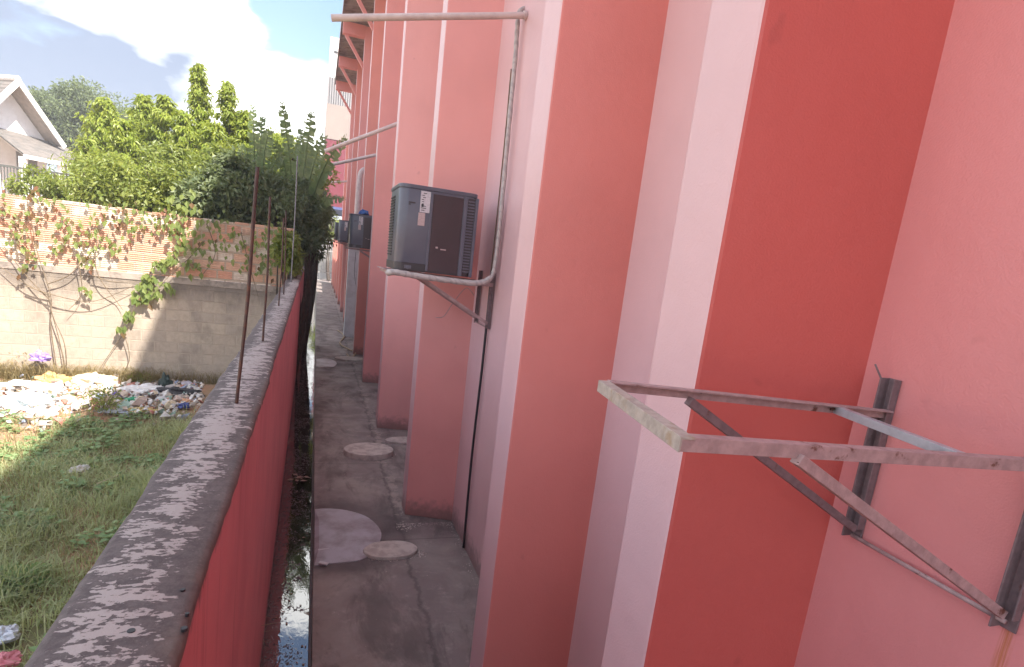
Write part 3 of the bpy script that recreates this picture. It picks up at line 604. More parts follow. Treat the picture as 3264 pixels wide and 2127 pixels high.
# ------------------------------------------------------------------ alley floor items
def oval(name, mat, cx, cy, rx, ry, z0, z1, label, cat, clip=None, jit=.02, n=48, dome=0):
    m = MB(); rim = []
    for k in range(n):
        a = 6.2832 * k / n; r = 1 + jit * noise.noise(Vector((math.cos(a) * 1.5, math.sin(a) * 1.5, cx))) ; x = cx + rx * r * math.cos(a); y = cy + ry * r * math.sin(a)
        if clip is not None: x = max(x, clip)
        rim.append((x, y))
    for z, s in ((z0, 1), (z1 - .006 if z1 - z0 > .02 else z1 - .002, 1), (z1, .975), (z1 + dome, .5)):
        m.v += [Vector((cx + (x - cx) * s, cy + (y - cy) * s, z)) for x, y in rim]
    for q in range(3):
        for k in range(n): m.f.append((q * n + k, q * n + (k + 1) % n, (q + 1) * n + (k + 1) % n, (q + 1) * n + k)); m.m.append(0)
    m.f.append(tuple(3 * n + k for k in range(n))); m.m.append(0)
    return tag(m.build(name, mat), label, cat)
o = oval('cement_patch', patch_m, .20, 5.90, .64, .62, -.004, .012, 'large smooth bluish cement patch bulging beside the gutter', 'cement patch', clip=.112, jit=.12, dome=.02)
oval('manhole_lid', lid_m, .855, 5.50, .275, .175, -.004, .035, 'worn oval concrete lid overlapped by the bluish cement patch', 'lid', jit=.08)
oval('manhole_lid', lid_m, .865, 8.46, .36, .29, -.004, .085, 'thick pale round concrete lid lying alone on the alley floor', 'lid', jit=.015)
oval('manhole_lid', lid_m, 1.50, 9.05, .33, .16, -.004, .04, 'dark edged lid peeping out from behind the second pilaster foot', 'lid', jit=.03)
oval('manhole_lid', lid_m, .98, 15.95, .40, .28, -.004, .05, 'flat pale lid far down the alley below the second condenser', 'lid', jit=.03)
oval('cement_patch', patch_m, .33, 15.3, .32, .55, -.003, .01, 'small bluish cement patch far down the alley beside the gutter', 'cement patch', clip=.112, jit=.2)
scrap = cm('white scrap', (.6, .6, .62))
for k, (px, py, a, lb) in enumerate(((752, 1275, .3, 'narrow white scrap on the cement patch, farther of the two'), (752, 1307, -.5, 'white scrap on the cement patch, nearer of the two'))):
    p = G(px, py, .034); m = MB(); ca, sa = math.cos(a), math.sin(a); w_, h_ = (.055, .012) if k == 0 else (.045, .02)
    m.prism([(p.x + ca * sx * w_ - sa * sy * h_, p.y + sa * sx * w_ + ca * sy * h_) for sx, sy in ((-1, -1), (1, -1), (1, 1), (-1, 1))], .020, .030)
    tag(m.build('paper_scrap', scrap), lb, 'litter')
# lime crumbs along wall feet
m = MB()
def crumb(m, p, s):
    vs_ = [p + Vector((rnd(-1, 1) * s, rnd(-1, 1) * s, rnd(-.2, .6) * s)) for _ in range(4)]; i = len(m.v); m.v += vs_
    m.f += [(i, i + 1, i + 2), (i, i + 2, i + 3), (i, i + 3, i + 1), (i + 1, i + 3, i + 2)]; m.m += [0] * 4
for _ in range(900):
    q = random.random()
    if q < .35: p = Vector((rnd(1.12, 1.62), 6.12 - abs(random.gauss(0, .05)), .002))
    elif q < .65: p = Vector((1.62 - abs(random.gauss(0, .04)), rnd(3.4, 6.1), .002))
    elif q < .85: p = Vector((random.gauss(1.09, .05), rnd(6.2, 13), .002))
    else: p = Vector((rnd(.12, 1.6), rnd(3, 14), .001))
    crumb(m, p, rnd(.002, .011))
for cx, cy, rx, ry in ((.855, 5.50, .29, .19), (.865, 8.46, .37, .30), (.98, 15.95, .41, .29)):
    for _ in range(110): an = rnd(0, 6.283); q = 1 + abs(random.gauss(0, .05)); crumb(m, Vector((max(.13, cx + math.cos(an) * rx * q), cy + math.sin(an) * ry * q, .002)), rnd(.003, .013))
for cx, cy, n_, r in ((1.06, 6.05, 60, .05), (1.15, 5.42, 40, .03)):
    for _ in range(n_): crumb(m, Vector((random.gauss(cx, r), random.gauss(cy, r), .004)), rnd(.006, .02))
o = m.build('rubble', lid_m); o['kind'] = 'stuff'; tag(o, 'pale mortar crumbs scattered along the feet of the pink wall', 'rubble')
m = MB(); cm_l = cm('floating leaf', (.30, .2, .16))
for _ in range(70):
    y = 2.2 + abs(random.gauss(0, 1)) * 6; m.leaf(Vector((rnd(-.2, .06), y, -.094)), Vector((rnd(-1, 1), rnd(-1, 1), .02)), Vector((0, 0, 1)), rnd(.015, .045), rnd(.01, .025), .05)
for px, py in ((700, 1110), (690, 1115), (712, 770), (717, 735)):
    p = G(px, py, -.09)
    for _ in range(4): m.leaf(p + Vector((rnd(-.05, .05), rnd(-.1, .1), 0)), Vector((rnd(-1, 1), rnd(-1, 1), .03)), Vector((0, 0, 1)), .10, .06, .05)
o = m.build('floating_debris', cm_l); o['kind'] = 'stuff'; tag(o, 'leaves and scraps floating on the gutter water', 'debris')
m = MB(); hose = [G(785, 770), G(800, 783), G(790, 800), G(812, 815), G(826, 822), G(815, 835), G(806, 826)]
m.tube(curve([p + Vector((0, 0, .03)) for p in hose], 8), .022, 8)
tag(m.build('hose', cm('yellow hose', (.42, .30, .18)), smooth=True), 'yellowish hose coiled on the floor below the second condenser', 'hose')

# ------------------------------------------------------------------ gate and far building
g_ = thing('metal_gate', 'white barred metal gate closing the far end of the alley', 'gate', (.65, 46.6, 0))
gm = plain('white gate paint', (.50, .50, .50), .5, bs=0)
for x in [0 + .135 * k for k in range(11)]:
    m = MB(); m.tube([(x, 46.6, .15), (x, 46.6, 3.35)], .014, 6); m.build('bar', gm, g_)
for z in (.18, .75, 2.35, 3.0):
    m = MB(); m.box(-.06, 1.42, 46.58, 46.62, z, z + .05); m.build('rail', gm, g_)
for x in (-.10, 1.40):
    m = MB(); m.box(x, x + .12, 46.54, 46.66, 0, 3.5); m.build('post', gm, g_, bevel=.01)
fb = thing('tall_building', 'tall far building with red, beige and corrugated white bands at the alley end', 'building', (8, 50, 0))
X0 = .24
for nm, z0, z1, mt, dx in (('canopy_edge', 5.55, 5.75, cm('blue edge', (.08, .10, .25)), 0), ('red_band', 5.75, 10.6, cm('red cladding', (.17, .026, .042)), 0), ('beige_band', 10.6, 13.05, beige_m, -.04), ('corrugated_band', 13.05, 14.9, corr_m, -.02)):
    m = MB(); m.box(X0 + dx, 16, 49 + dx, 60, z0, z1 - .003); m.build(nm, mt, fb)
m = MB(); m.prism([(X0 + .02, 49.02), (1.0, 49.02), (1.0, 59), (X0 + .02, 59)], 14.9, 17.6); m.build('upper_block', fascia_m, fb)
m = MB(); m.box(X0 + .3, .95, 48.95, 49.02, 16.6, 16.7); m.build('sign_line', black, fb)
m = MB(); m.box(6, 15.8, 50, 59.8, -.2, 5.55); m.build('ground_floor', white_m, fb)
m = MB(); m.box(-14, 30, 64, 65, -.2, 5.0)
tag(m.build('street_wall', plain('sunlit pale wall', (.68, .64, .56), .9)), 'sunlit pale wall seen through the bars of the gate', 'wall')

# ------------------------------------------------------------------ house
S = 36 / 22
ap = Vector((-8.38 * S, 36, 3 + 3.554 * S)); d = Vector((-.85, .53, 0)).normalized(); e = Vector((.53, .85, 0)).normalized()
hs = thing('white_house', 'white house with steep gabled roof and tiled porch beyond the back wall', 'house', (ap.x, ap.y, 0))
hw = 2.15; drop = 2.5; over = .9
zr = ap.z; gw = hw - .25
m = MB()
b0 = ap + d * over; L0 = b0 - e * gw; R0 = b0 + e * gw; zi = zr - .22; ze = zi - drop * gw / hw
def at(p, z): return Vector((p.x, p.y, z))
m.quad(at(L0, -.2), at(R0, -.2), at(R0, ze), at(b0, zi), at(L0, ze))
L1 = L0 + d * 8; R1 = R0 + d * 8; m.quad(at(L1, -.2), at(L0, -.2), at(L0, ze), at(L1, ze)); m.quad(at(R0, -.2), at(R1, -.2), at(R1, ze), at(R0, ze))
wl = m.build('wall', white_m, hs)
m = MB()
for sgn in (-1, 1):
    a = ap; q = ap + e * sgn * hw; zq = zr - drop; th = .10
    p1, p2, p3, p4 = at(a, zr), at(q, zq), at(q + d * 9, zq), at(a + d * 9, zr)
    m.quad(p1, p2, p3, p4, mi=0); dn = Vector((0, 0, -th)); m.quad(p1 + dn, p4 + dn, p3 + dn, p2 + dn, mi=1); m.quad(p2, p2 + dn, p3 + dn, p3, mi=1)
rf2 = m.build('roof', [tile_m, soff_w], hs)
for sgn in (-1, 1):
    m = MB(); q = ap + e * sgn * hw; m.bar(at(ap, zr - .08) - d * .03, at(q, zr - drop - .10) - d * .03, .06, .24); m.build('fascia', fascia_m, rf2)
m = MB(); m.tube([at(ap, zr + .03), at(ap + d * 9, zr + .03)], .14, 10); m.build('ridge_cap', fascia_m, rf2)
# porch at right-front of gable
pz = 3 + 1.45 * S
po = b0 - d * 1.9
m = MB(); q0, q1 = b0 - e * .9, b0 + e * 2.9
f0, f1 = q0 - d * 2.2, q1 - d * 2.2
m.quad(at(q0, pz + 1.2), at(f0, pz), at(f1, pz), at(q1, pz + 1.0), mi=0); m.quad(at(q0, pz + 1.12), at(q1, pz + .92), at(f1, pz - .08), at(f0, pz - .08), mi=1)
pr = m.build('porch_roof', [tile_m, soff_w], hs)
m = MB(); m.bar(at(f0, pz - .1), at(f1, pz - .1), .10, .18); m.build('porch_fascia', fascia_m, pr)
for s_ in (.02, .5, .98):
    m = MB(); p = f0.lerp(f1, s_) + d * .15; m.box(p.x - .13, p.x + .13, p.y - .13, p.y + .13, -.2, pz - .12); m.build('porch_column', white_m, hs)
m = MB(); a, b = f0 + d * .1, f1 + d * .1; m.bar(at(a, 3.55), at(b, 3.55), .16, 1.0); m.build('balcony_wall', white_m, hs)
for s_ in (-.55,):
    c_ = b0 + e * (s_ * gw * 1.2) - d * .01; fr = MB(); z = 4.9; u = e
    fr.bar(at(c_ - u * .45, z), at(c_ + u * .45, z), .06, 1.3); w1 = fr.build('window', fascia_m, hs)
    pn = MB(); pn.bar(at(c_ - u * .38, z) - d * .01, at(c_ + u * .38, z) - d * .01, .08, 1.15); pn.build('pane', glassd, w1)
m = MB(); c_ = b0 + e * .9 - d * .01; m.bar(at(c_ - e * .5, 4.6), at(c_ + e * .5, 4.6), .06, 2.0); m.build('door', plain('grey door', (.22, .21, .20), .6), hs)
# grey yard railing between house and vines
rl = thing('yard_railing', 'grey metal yard railing behind the brick wall beside the white house', 'railing', W(230, 420, 19))
rmt = plain('grey railing', (.10, .105, .10), .6, bs=0)
p0 = W(-20, 400, 19); p1 = W(300, 425, 19); zt_ = 3.95
m = MB(); m.bar(at(p0, zt_), at(p1, zt_), .04, .05); m.build('top_rail', rmt, rl)
m = MB()
for k in range(46): p = p0.lerp(p1, k / 45); m.bar(at(p, 2.4), at(p, zt_), .02, .02, (0, 1, 0))
m.build('railing_bars', rmt, rl)
m = MB(); a_, b_2 = W(180, 430, 20), W(300, 430, 20); m.box(a_.x, b_2.x, 20, 20.15, -.1, 3.75)
tag(m.build('yard_wall', ledge_m), 'low grey yard wall showing dimly through the vines right of the house', 'wall')

# ------------------------------------------------------------------ vegetation
def crown(mb, c, r, n, ln, wd, dr=None, droop=0, shell=.55, seed=0, lump=.35, bottom=-.8):
    c = Vector(c); r = Vector(r)
    for _ in range(n):
        d = rdir(bottom, 1); k = 1 + lump * noise.noise(d * 2.3 + Vector((seed, 0, 0))) + lump * .6 * noise.noise(d * 5.5 + Vector((0, seed, 0)))
        q = random.random() ** .5; q = shell + (1 - shell) * q if random.random() < .8 else rnd(.2, 1)
        p = c + Vector((d.x * r.x, d.y * r.y, d.z * r.z)) * k * q
        ld = (d * .8 + rdir() * .8 + Vector((0, 0, -droop))).normalized(); mb.leaf(p, ld, (d + rdir() * .6 + Vector((0, 0, .5))).normalized(), ln * rnd(.6, 1.3), wd * rnd(.7, 1.2), rnd(.05, .35))
def clumps(mb, c, r, nc, cr, n, ln, wd, droop=0, seed=0, bottom=-.7, flat=.8):
    c = Vector(c); r = Vector(r)
    for q in range(nc):
        d = rdir(bottom, 1); k = rnd(.55, 1.0); p = c + Vector((d.x * r.x, d.y * r.y, d.z * r.z)) * k; s = cr * rnd(.6, 1.25)
        crown(mb, p, (s, s, s * flat), n, ln, wd, droop=droop, shell=.4, seed=seed + q * 3.1, bottom=-1)
def limbs(mb, base, tips, r0):
    base = Vector(base)
    for tp in tips:
        tp = Vector(tp); mid = base.lerp(tp, .5) + Vector((rnd(-.15, .15), rnd(-.15, .15), .1)) * (tp - base).length * .3
        pts = curve([base, mid, tp], 5); mb.tube(pts, [r0 * (1 - .8 * i / (len(pts) - 1)) for i in range(len(pts))], 7)
def tree(name, label, c, r, trunk_h, nc, cr, n, ln, wd, mt, droop=0, seed=0, group=None, bottom=-.7, tr=.16):
    o = thing(name, label, 'tree', (c[0], c[1], 0), group)
    m = MB(); clumps(m, c, r, nc, cr, n, ln, wd, droop, seed, bottom); m.build('crown', mt, o)
    m = MB(); top = (c[0], c[1], c[2] - r[2] * .6); m.tube(curve([(c[0] + .1, c[1], -.2), (c[0] - .05, c[1], trunk_h * .5), top], 6), [tr * (1 - .035 * k) for k in range(13)], 9)
    limbs(m, top, [Vector(c) + Vector((rdir(-.1, 1).x * r[0] * .7, rdir().y * r[1] * .7, rnd(-.2, .8) * r[2])) for _ in range(9)], tr * .5); m.build('trunk', wood_m, o, smooth=True)
    return o
# big dark tree beyond the house
tree('broadleaf_tree', 'big rounded dark green tree rising just right of the white house', (-13.6, 45, 7.9), (3.1, 3, 2.7), 5, 95, .90, 330, .22, .11, lf_dark, seed=4, tr=.3)
# spire shaped lime trees
GS = 'lime green drooping leaf trees behind the brick wall'
def spire(label, px, top_py, Y, wid, base_z, seed, n=1500, tops=1, mt=lf_bright):
    tp = W(px, top_py, Y); H = tp.z - base_z
    o = thing('spire_tree', label, 'tree', (tp.x, Y, 0), GS); m = MB()
    nb = n // 16
    for k in range(nb):
        s = (k + random.random()) / nb; s = s ** .85; z = base_z + H * s; a = rnd(0, 6.283)
        ln_ = wid * ((1 - s) ** .8 * (1 + .5 * noise.noise(Vector((math.cos(a) * 1.3, math.sin(a) * 1.3, z * 1.6 + seed)))) * rnd(.55, 1.25) + .07)
        b0_ = Vector((tp.x + .03 * math.sin(s * 9 + seed), Y, z)); out_ = Vector((math.cos(a), math.sin(a), rnd(-.1, .7))); tipp = b0_ + out_ * ln_
        m.tube([b0_, tipp], [.008, .003], 4, 1)
        for q in range(30):
            u = rnd(.15, 1.05); p = b0_.lerp(tipp, u) + rdir() * .075; p.z -= .10 * u * u * ln_
            m.leaf(p, (out_ * .35 + rdir() * .55 + Vector((0, 0, -.7))).normalized(), (out_ + Vector((0, 0, .9)) + rdir() * .5).normalized(), rnd(.08, .17), rnd(.035, .06), rnd(.05, .35))
    for q in range(26): m.leaf(Vector((tp.x + rnd(-.04, .04), Y + rnd(-.04, .04), tp.z - rnd(0, .35))), Vector((rnd(-.6, .6), rnd(-.6, .6), rnd(-.8, .6))).normalized(), rdir(), .15, .05, .2)
    m.build('crown', [mt, wood_m], o)
    m = MB(); m.tube(curve([(tp.x, Y, -.2), (tp.x + .04, Y, base_z), (tp.x, Y, tp.z - .15)], 6), [.10 * (1 - .07 * k) for k in range(13)], 7); m.build('trunk', wood_m, o, smooth=True)
for a in (('tallest lime green spire tree, its point against the white cloud', 462, 155, 17, .62, 3.2, 1, 2600), ('slightly shorter spire tree right of the tallest', 533, 196, 17.3, .75, 3.3, 2, 2600),
          ('twin topped lime tree left of the tallest spire, its right top', 385, 228, 17, .85, 3.2, 3, 2400), ('lime tree top left of the twin pair centre, bushy', 335, 226, 17.5, .85, 3.2, 4, 2400),
          ('lime tree in front of the big dark tree', 238, 232, 18, .95, 3.3, 5, 2600), ('low lime tree nearest the white house', 205, 330, 17, .7, 3.0, 6, 1600),
          ('low lime tree between the twin tops and the tallest spire', 425, 262, 16.5, .8, 3.2, 7, 2000), ('lime tree right of the two spires, above the banana leaves', 572, 262, 16.6, .7, 3.2, 8, 2000), ('low bushy lime tree beneath the dark tree', 290, 285, 16.4, .95, 3.0, 9, 2400), ('low lime tree under the tallest spire', 500, 290, 16.2, .9, 3.2, 10, 2200)): spire(*a)
# yellow green trees behind bananas
tree('broadleaf_tree', 'pale yellow green tree behind the banana plant, left one', (W(640, 330, 24).x, 24, 5.2), (1.2, 1.1, 1.35), 3, 30, .45, 200, .15, .08, lf_bright, seed=9)
tree('broadleaf_tree', 'pale yellow green tree behind the banana plant, beside the pink building', (W(710, 360, 25).x, 25, 4.9), (1.1, 1.1, 1.5), 3, 26, .45, 200, .15, .08, lf_bright, seed=12)
tree('broadleaf_tree', 'sunlit small tree seen beyond the gate under the tall building', (.9, 49.5, 4.2), (1.4, 1.2, 1.6), 3, 24, .5, 160, .2, .1, lf_bright, seed=15)
# hedge masses draped over the wall
def bush(label, c, r, nc, cr, n, ln, wd, mt, seed, droop=.4, bottom=-.8, name='hedge_shrub'):
    o = thing(name, label, 'shrub', (c[0], c[1], 0), 'overgrown shrubs massed behind and over the brick wall')
    m = MB(); clumps(m, c, r, nc, cr, n, ln, wd, droop, seed, bottom); m.build('foliage', mt, o)
    m = MB(); limbs(m, (c[0], c[1] + .1, -.1), [Vector(c) + Vector((rnd(-.8, .8) * r[0], rnd(-.5, .5) * r[1], rnd(-.3, .8) * r[2])) for _ in range(8)], .045); m.build('stems', wood_m, o)
bush('tangled green shrub on the brick wall at its left, below the lime trees', (-3.5, 13.3, 3.55), (.85, .55, .50), 24, .27, 150, .095, .045, lf_mid, 21)
bush('tangled green shrub over the middle of the brick wall, half in sun', (-2.55, 13.3, 3.55), (.9, .6, .62), 30, .28, 150, .10, .05, lf_mid, 31)
bush('shaded dark shrub over the wall left of the rusty rods', (-1.65, 13.1, 3.65), (.8, .6, .75), 40, .28, 160, .12, .06, lf_dark, 41)
bush('shaded dark shrub behind the rusty rods', (-.95, 13.1, 3.55), (.75, .6, .72), 40, .26, 170, .10, .05, lf_dark, 51)
bush('dark bushy shrub crowding the far end of the boundary wall', (-.35, 13.9, 3.2), (.55, .8, .95), 44, .25, 170, .10, .05, lf_dark, 61)
bush('leaning dark foliage hanging over the alley mouth before the gate', (-.20, 17.2, 3.75), (.45, 1.0, .62), 34, .25, 150, .11, .055, lf_dark, 71)
bush('tall dark mass of shrub behind the banana stems', (-1.0, 14.6, 3.75), (1.2, .7, .6), 30, .32, 150, .13, .06, lf_dark, 81)
bush('leafy shrub low behind the wall between house and lime trees', (-4.9, 15.5, 3.5), (1.1, .6, .6), 26, .30, 130, .11, .05, lf_mid, 91)
bush('dark shrub filling the gap beneath the tallest spire tree', (-2.3, 15.3, 4.0), (1.4, .6, .8), 36, .32, 150, .14, .06, lf_mid, 95)
# broad leaved creeper at wall end, lower
bush('bright broad leaved creeper spilling onto the end of the coping', (-.52, 12.0, 2.72), (.22, .5, .42), 22, .14, 60, .12, .085, lf_mid, 101, name='creeper')
bush('dead leaning trunk wrapped with dark ivy at the end of the boundary wall', (-.38, 18.6, 2.3), (.15, .35, 1.3), 24, .16, 110, .09, .05, lf_dark, 111, name='ivy_shrub')
bush('straggly dark shrub beside the gutter before the gate', (-1.25, 26, 2.2), (.7, 4.5, 1.9), 60, .5, 130, .18, .08, lf_dark, 121)
bush('far dark shrub on the left before the gate', (-1.7, 38, 2.4), (.9, 6, 2.4), 60, .6, 110, .22, .1, lf_dark, 131)
m = MB(); m.tube(curve([(-.27, 18.3, -.2), (-.25, 18.35, 1.5), (-.18, 18.4, 2.4), (-.10, 18.3, 3.3), (-.15, 18.3, 4.1)], 6), [.13 * (1 - .02 * k) for k in range(25)], 9)
tag(m.build('bare_trunk', wood_m, smooth=True), 'dark bare trunk standing at the end of the boundary wall', 'tree')

# banana plants
def banana(label, base, leaves, grp='banana plants at the corner of the lot'):
    o = thing('banana_plant', label, 'plant', base, grp); base = Vector(base)
    m = MB(); top = base + Vector((0, 0, 2.9)); m.tube(curve([base, base.lerp(top, .5) + Vector((.04, 0, 0)), top], 5), [.13 - .006 * k for k in range(11)], 9); m.build('stem', wood_m, o, smooth=True)
    for tip, bend, wd in leaves:
        tip = Vector(tip); mid = top.lerp(tip, .55) + Vector((0, 0, bend)); pts = curve([top, mid, tip], 26); m = MB()
        m.tube(pts, [.022 * (1 - .9 * i / (len(pts) - 1)) + .002 for i in range(len(pts))], 5); nn = len(pts)
        for i in range(8, nn - 1):
            s = i / (nn - 1); wv_ = .85 * wd * rnd(.75, 1.1) * math.sin(math.pi * min(1, (s - .12) / .9)) ** .6
            d = (pts[i + 1] - pts[i]); side = d.cross(Vector((0, -1, .35))).normalized()
            for sg in (-1, 1):
                if random.random() < .06: continue
                sh = d.normalized() * rnd(-.02, .12); dr = Vector((0, 0, -rnd(.1, .5) * wv_)); a = pts[i]; b = pts[i + 1]; u = side * sg * wv_ * rnd(.8, 1.05)
                m.quad(a, b, b + u + sh + dr, a + u * rnd(.9, 1) + sh * rnd(.3, 1) + dr)
        m.build('leaf', lf_ban, o)
bt = 13.7
banana('banana plant whose upright leaves fan out beside the pink building', (-.42, 13.9, 0), [(W(725, 262, bt), .25, .17), (W(655, 240, bt), .3, .15), (W(752, 318, bt), .3, .2), (W(803, 320, 12.6), .35, .17), (W(800, 462, 12.9), .35, .13), (W(700, 300, 14), .2, .16), (W(770, 400, 13), .45, .16), (W(640, 330, 13.3), .35, .15)])
banana('banana plant farther left, one ragged leaf pointing up behind the rods', (-1.25, 13.9, 0), [(W(588, 250, bt), .2, .16), (W(560, 340, bt), .3, .15), (W(625, 300, bt), .3, .17), (W(540, 400, 13.4), .4, .16), (W(655, 360, 13.3), .4, .17), (W(610, 270, 14.2), .2, .14)])

# climbing vines on the brick wall
def vineleafs(m, m2, p, n, sp, size, red):
    for _ in range(int(n * (.4 if sp < .2 and n > 20 else 1))):
        q = p + Vector((random.gauss(0, sp), -abs(random.gauss(0, .05)) - .02, random.gauss(0, sp)))
        mm = m2 if random.random() < red else m
        mm.leaf(q, Vector((rnd(-.5, .5), -.25, -1)).normalized(), Vector((rnd(-.4, .4), -1, .35)).normalized(), size * rnd(.7, 1.3), size * rnd(.55, .8), rnd(.0, .25))
def vine(label, paths, clus, size, red, r=.010):
    p0 = W(*paths[0][0], YB - .04); o = thing('climbing_vine', label, 'vine', (p0.x, p0.y, p0.z), 'vines climbing the lit back wall'); m = MB()
    for pth in paths:
        pts = curve([W(x, y, YB - .05 - rnd(0, .10)) for x, y in pth], 5); m.tube(pts, [r * (1 - .6 * i / len(pts)) for i in range(len(pts))], 5)
    m.build('stems', stem_m, o); a, b = MB(), MB()
    for x, y, n, sp in clus: vineleafs(a, b, W(x, y, YB - .03), n, sp, size, red)
    if a.v: a.build('leaves', lf_vine, o)
    if b.v: b.build('withered_leaves', lf_red, o)
vine('tall woody vine left on the sunlit wall with red withered leaves', [[(135, 880), (118, 760), (118, 690), (88, 590), (70, 500), (60, 455)], [(118, 690), (60, 660), (0, 620)], [(118, 700), (60, 640), (0, 560)], [(112, 660), (160, 640), (200, 600), (240, 560)], [(88, 600), (40, 590), (0, 575)], [(0, 505), (45, 520), (85, 580)], [(150, 860), (140, 800), (118, 720)]],
     [(55, 480, 60, .16), (40, 540, 50, .14), (20, 500, 40, .14), (70, 580, 36, .10), (90, 470, 36, .15), (60, 620, 14, .06), (120, 490, 26, .12)], .10, .5)
vine('leafy vine in the middle of the sunlit wall above the bare stems', [[(155, 870), (150, 800), (125, 740), (112, 690)], [(225, 560), (222, 620), (240, 660), (270, 700), (285, 720)], [(60, 665), (140, 690), (220, 700), (310, 665)], [(215, 640), (260, 655), (320, 655)], [(180, 600), (190, 680), (160, 720)], [(300, 760), (270, 800), (230, 860)]],
     [(190, 560, 50, .14), (165, 520, 46, .16), (220, 530, 44, .13), (140, 570, 30, .10), (200, 600, 18, .08), (250, 500, 44, .15), (290, 520, 46, .14), (205, 672, 8, .04), (300, 480, 40, .16), (345, 500, 50, .16), (375, 520, 30, .12), (270, 570, 14, .06)], .10, .35)
vine('diagonal vine with big heart shaped green leaves along the shadow edge', [[(430, 490), (405, 590), (370, 610), (330, 665), (310, 720), (285, 760)], [(475, 560), (440, 600), (395, 640), (350, 690)], [(262, 900), (300, 840), (290, 780), (285, 760)]],
     [(425, 470, 60, .14), (425, 520, 50, .12), (415, 560, 30, .10), (395, 600, 16, .05), (372, 612, 16, .05), (350, 645, 16, .05), (335, 665, 18, .05), (320, 690, 16, .05), (345, 690, 14, .05), (365, 680, 12, .05), (300, 730, 14, .04), (285, 760, 8, .03), (395, 660, 10, .06), (440, 610, 16, .08)], .13, .04)
vine('sparse green creeper on the shaded brick beside the rods', [[(480, 520), (500, 590), (470, 640)], [(560, 540), (575, 600), (600, 690)]], [(455, 560, 40, .14), (480, 590, 30, .14), (520, 530, 50, .16), (560, 560, 26, .10), (600, 560, 50, .14), (610, 620, 46, .12), (590, 600, 30, .14), (640, 540, 60, .16), (640, 590, 50, .12), (500, 545, 40, .14)], .10, .05)

# ------------------------------------------------------------------ lot: grass, weeds, litter
def lotz(x, y):
    return noise.noise(Vector((x * .7, y * .7, 0))) * .06
m = MB()
cnt = 0
while cnt < 70000:
    x = rnd(-6.2, -.46); y = rnd(3.6, 10.6)
    dn = noise.noise(Vector((x * .9, y * .9, 2))) + .5 * noise.noise(Vector((x * 3, y * 3, 5)))
    lim = 9.7 + .5 * noise.noise(Vector((x, 0, 3))) - .45 * max(0, min(2, -x - 2.4))
    if y > lim and random.random() > .04: cnt += .2; continue
    if ((x + 4.05) / .75) ** 2 + ((y - 8.9) / .65) ** 2 < 1 and random.random() > .08: cnt += .5; continue
    if dn < -.35 and random.random() > .35: continue
    a = rnd(0, 6.283); dd = Vector((math.cos(a), math.sin(a), 0)); h = rnd(.05, .20) * (1 + 1.6 * max(0, dn)) * (1 + 1.2 * max(0, noise.noise(Vector((x * 2.3, y * 2.3, 31)))))
    m.blade(Vector((x, y, lotz(x, y) - .02)), dd, h, rnd(.006, .013), h * rnd(.2, 1.1)); cnt += 1
o = m.build('grass', grass_m); o['kind'] = 'stuff'; tag(o, 'ragged green grass covering the vacant lot', 'grass')
m = MB()
for _ in range(900):
    x = rnd(-5.6, -.5); y = rnd(3.8, 9.9); 
    if noise.noise(Vector((x * 1.3, y * 1.3, 11))) < -.05: continue
    z = lotz(x, y); hh = rnd(.04, .16)
    for q in range(random.randint(10, 26)):
        a = rnd(0, 6.283); p = Vector((x + rnd(-.09, .09), y + rnd(-.09, .09), z + hh * rnd(.3, 1.1))); s_ = rnd(.03, .08)
        m.leaf(p, Vector((math.cos(a), math.sin(a), rnd(-.2, .5))), Vector((rnd(-.3, .3), rnd(-.3, .3), 1)), s_ * 1.3, s_, rnd(.0, .2))
o = m.build('weeds', weed_m); o['kind'] = 'stuff'; tag(o, 'broad leaved green weeds growing low among the grass', 'weeds')
m = MB()
for _ in range(9000):
    q = random.random()
    if q < .40: x = rnd(-5.8, -2.7); y = 12.33 - abs(random.gauss(0, .22))
    elif q < .48: x = rnd(-2.7, -1.0); y = 12.33 - abs(random.gauss(0, .08))
    else: x = rnd(-5.5, -1); y = rnd(5, 10)
    a = rnd(0, 6.283); h = rnd(.12, .55) if y > 11 else rnd(.10, .26); 
    m.blade(Vector((x, y, 0)), Vector((math.cos(a), math.sin(a), 0)), h, rnd(.005, .010), h * rnd(.3, 1.2))
o = m.build('dry_grass', dry_m); o['kind'] = 'stuff'; tag(o, 'dry straw coloured grass along the foot of the back wall', 'grass')
# bushy weeds
def weed(label, px, py, r, h, mt, seed):
    p = G(px, py, .02); o = thing('weed_bush', label, 'plant', p, 'weed bushes in the lot'); m = MB()
    for _ in range(16):
        a = rnd(0, 6.283); tip = p + Vector((math.cos(a) * r * rnd(.3, 1), math.sin(a) * r * rnd(.3, 1), h * rnd(.5, 1))); m.tube([p, p.lerp(tip, .5) + Vector((0, 0, h * .12)), tip], [.005, .004, .002], 4)
    m.build('stems', stem_m, o); m = MB(); crown(m, p + Vector((0, 0, h * .55)), (r, r, h * .5), 420, .055, .025, droop=-.2, shell=.3, seed=seed); m.build('leaves', mt, o)
weed('feathery weed bush in front of the litter, at the edge of the sun', 238, 965, .28, .42, lf_mid, 1)
weed('weed bush under the back wall right at the shadow edge', 325, 895, .22, .20, lf_mid, 2)
weed('straw weed bush at the wall foot below the woody vine', 85, 868, .5, .55, dry_m, 3)
weed('small green weed bush at the foot of the wall in the sun', 270, 830, .22, .40, lf_vine, 4)
weed('dark leafed weed clump low beside the coping in the shade', 45, 1370, .20, .16, weed_m, 5)
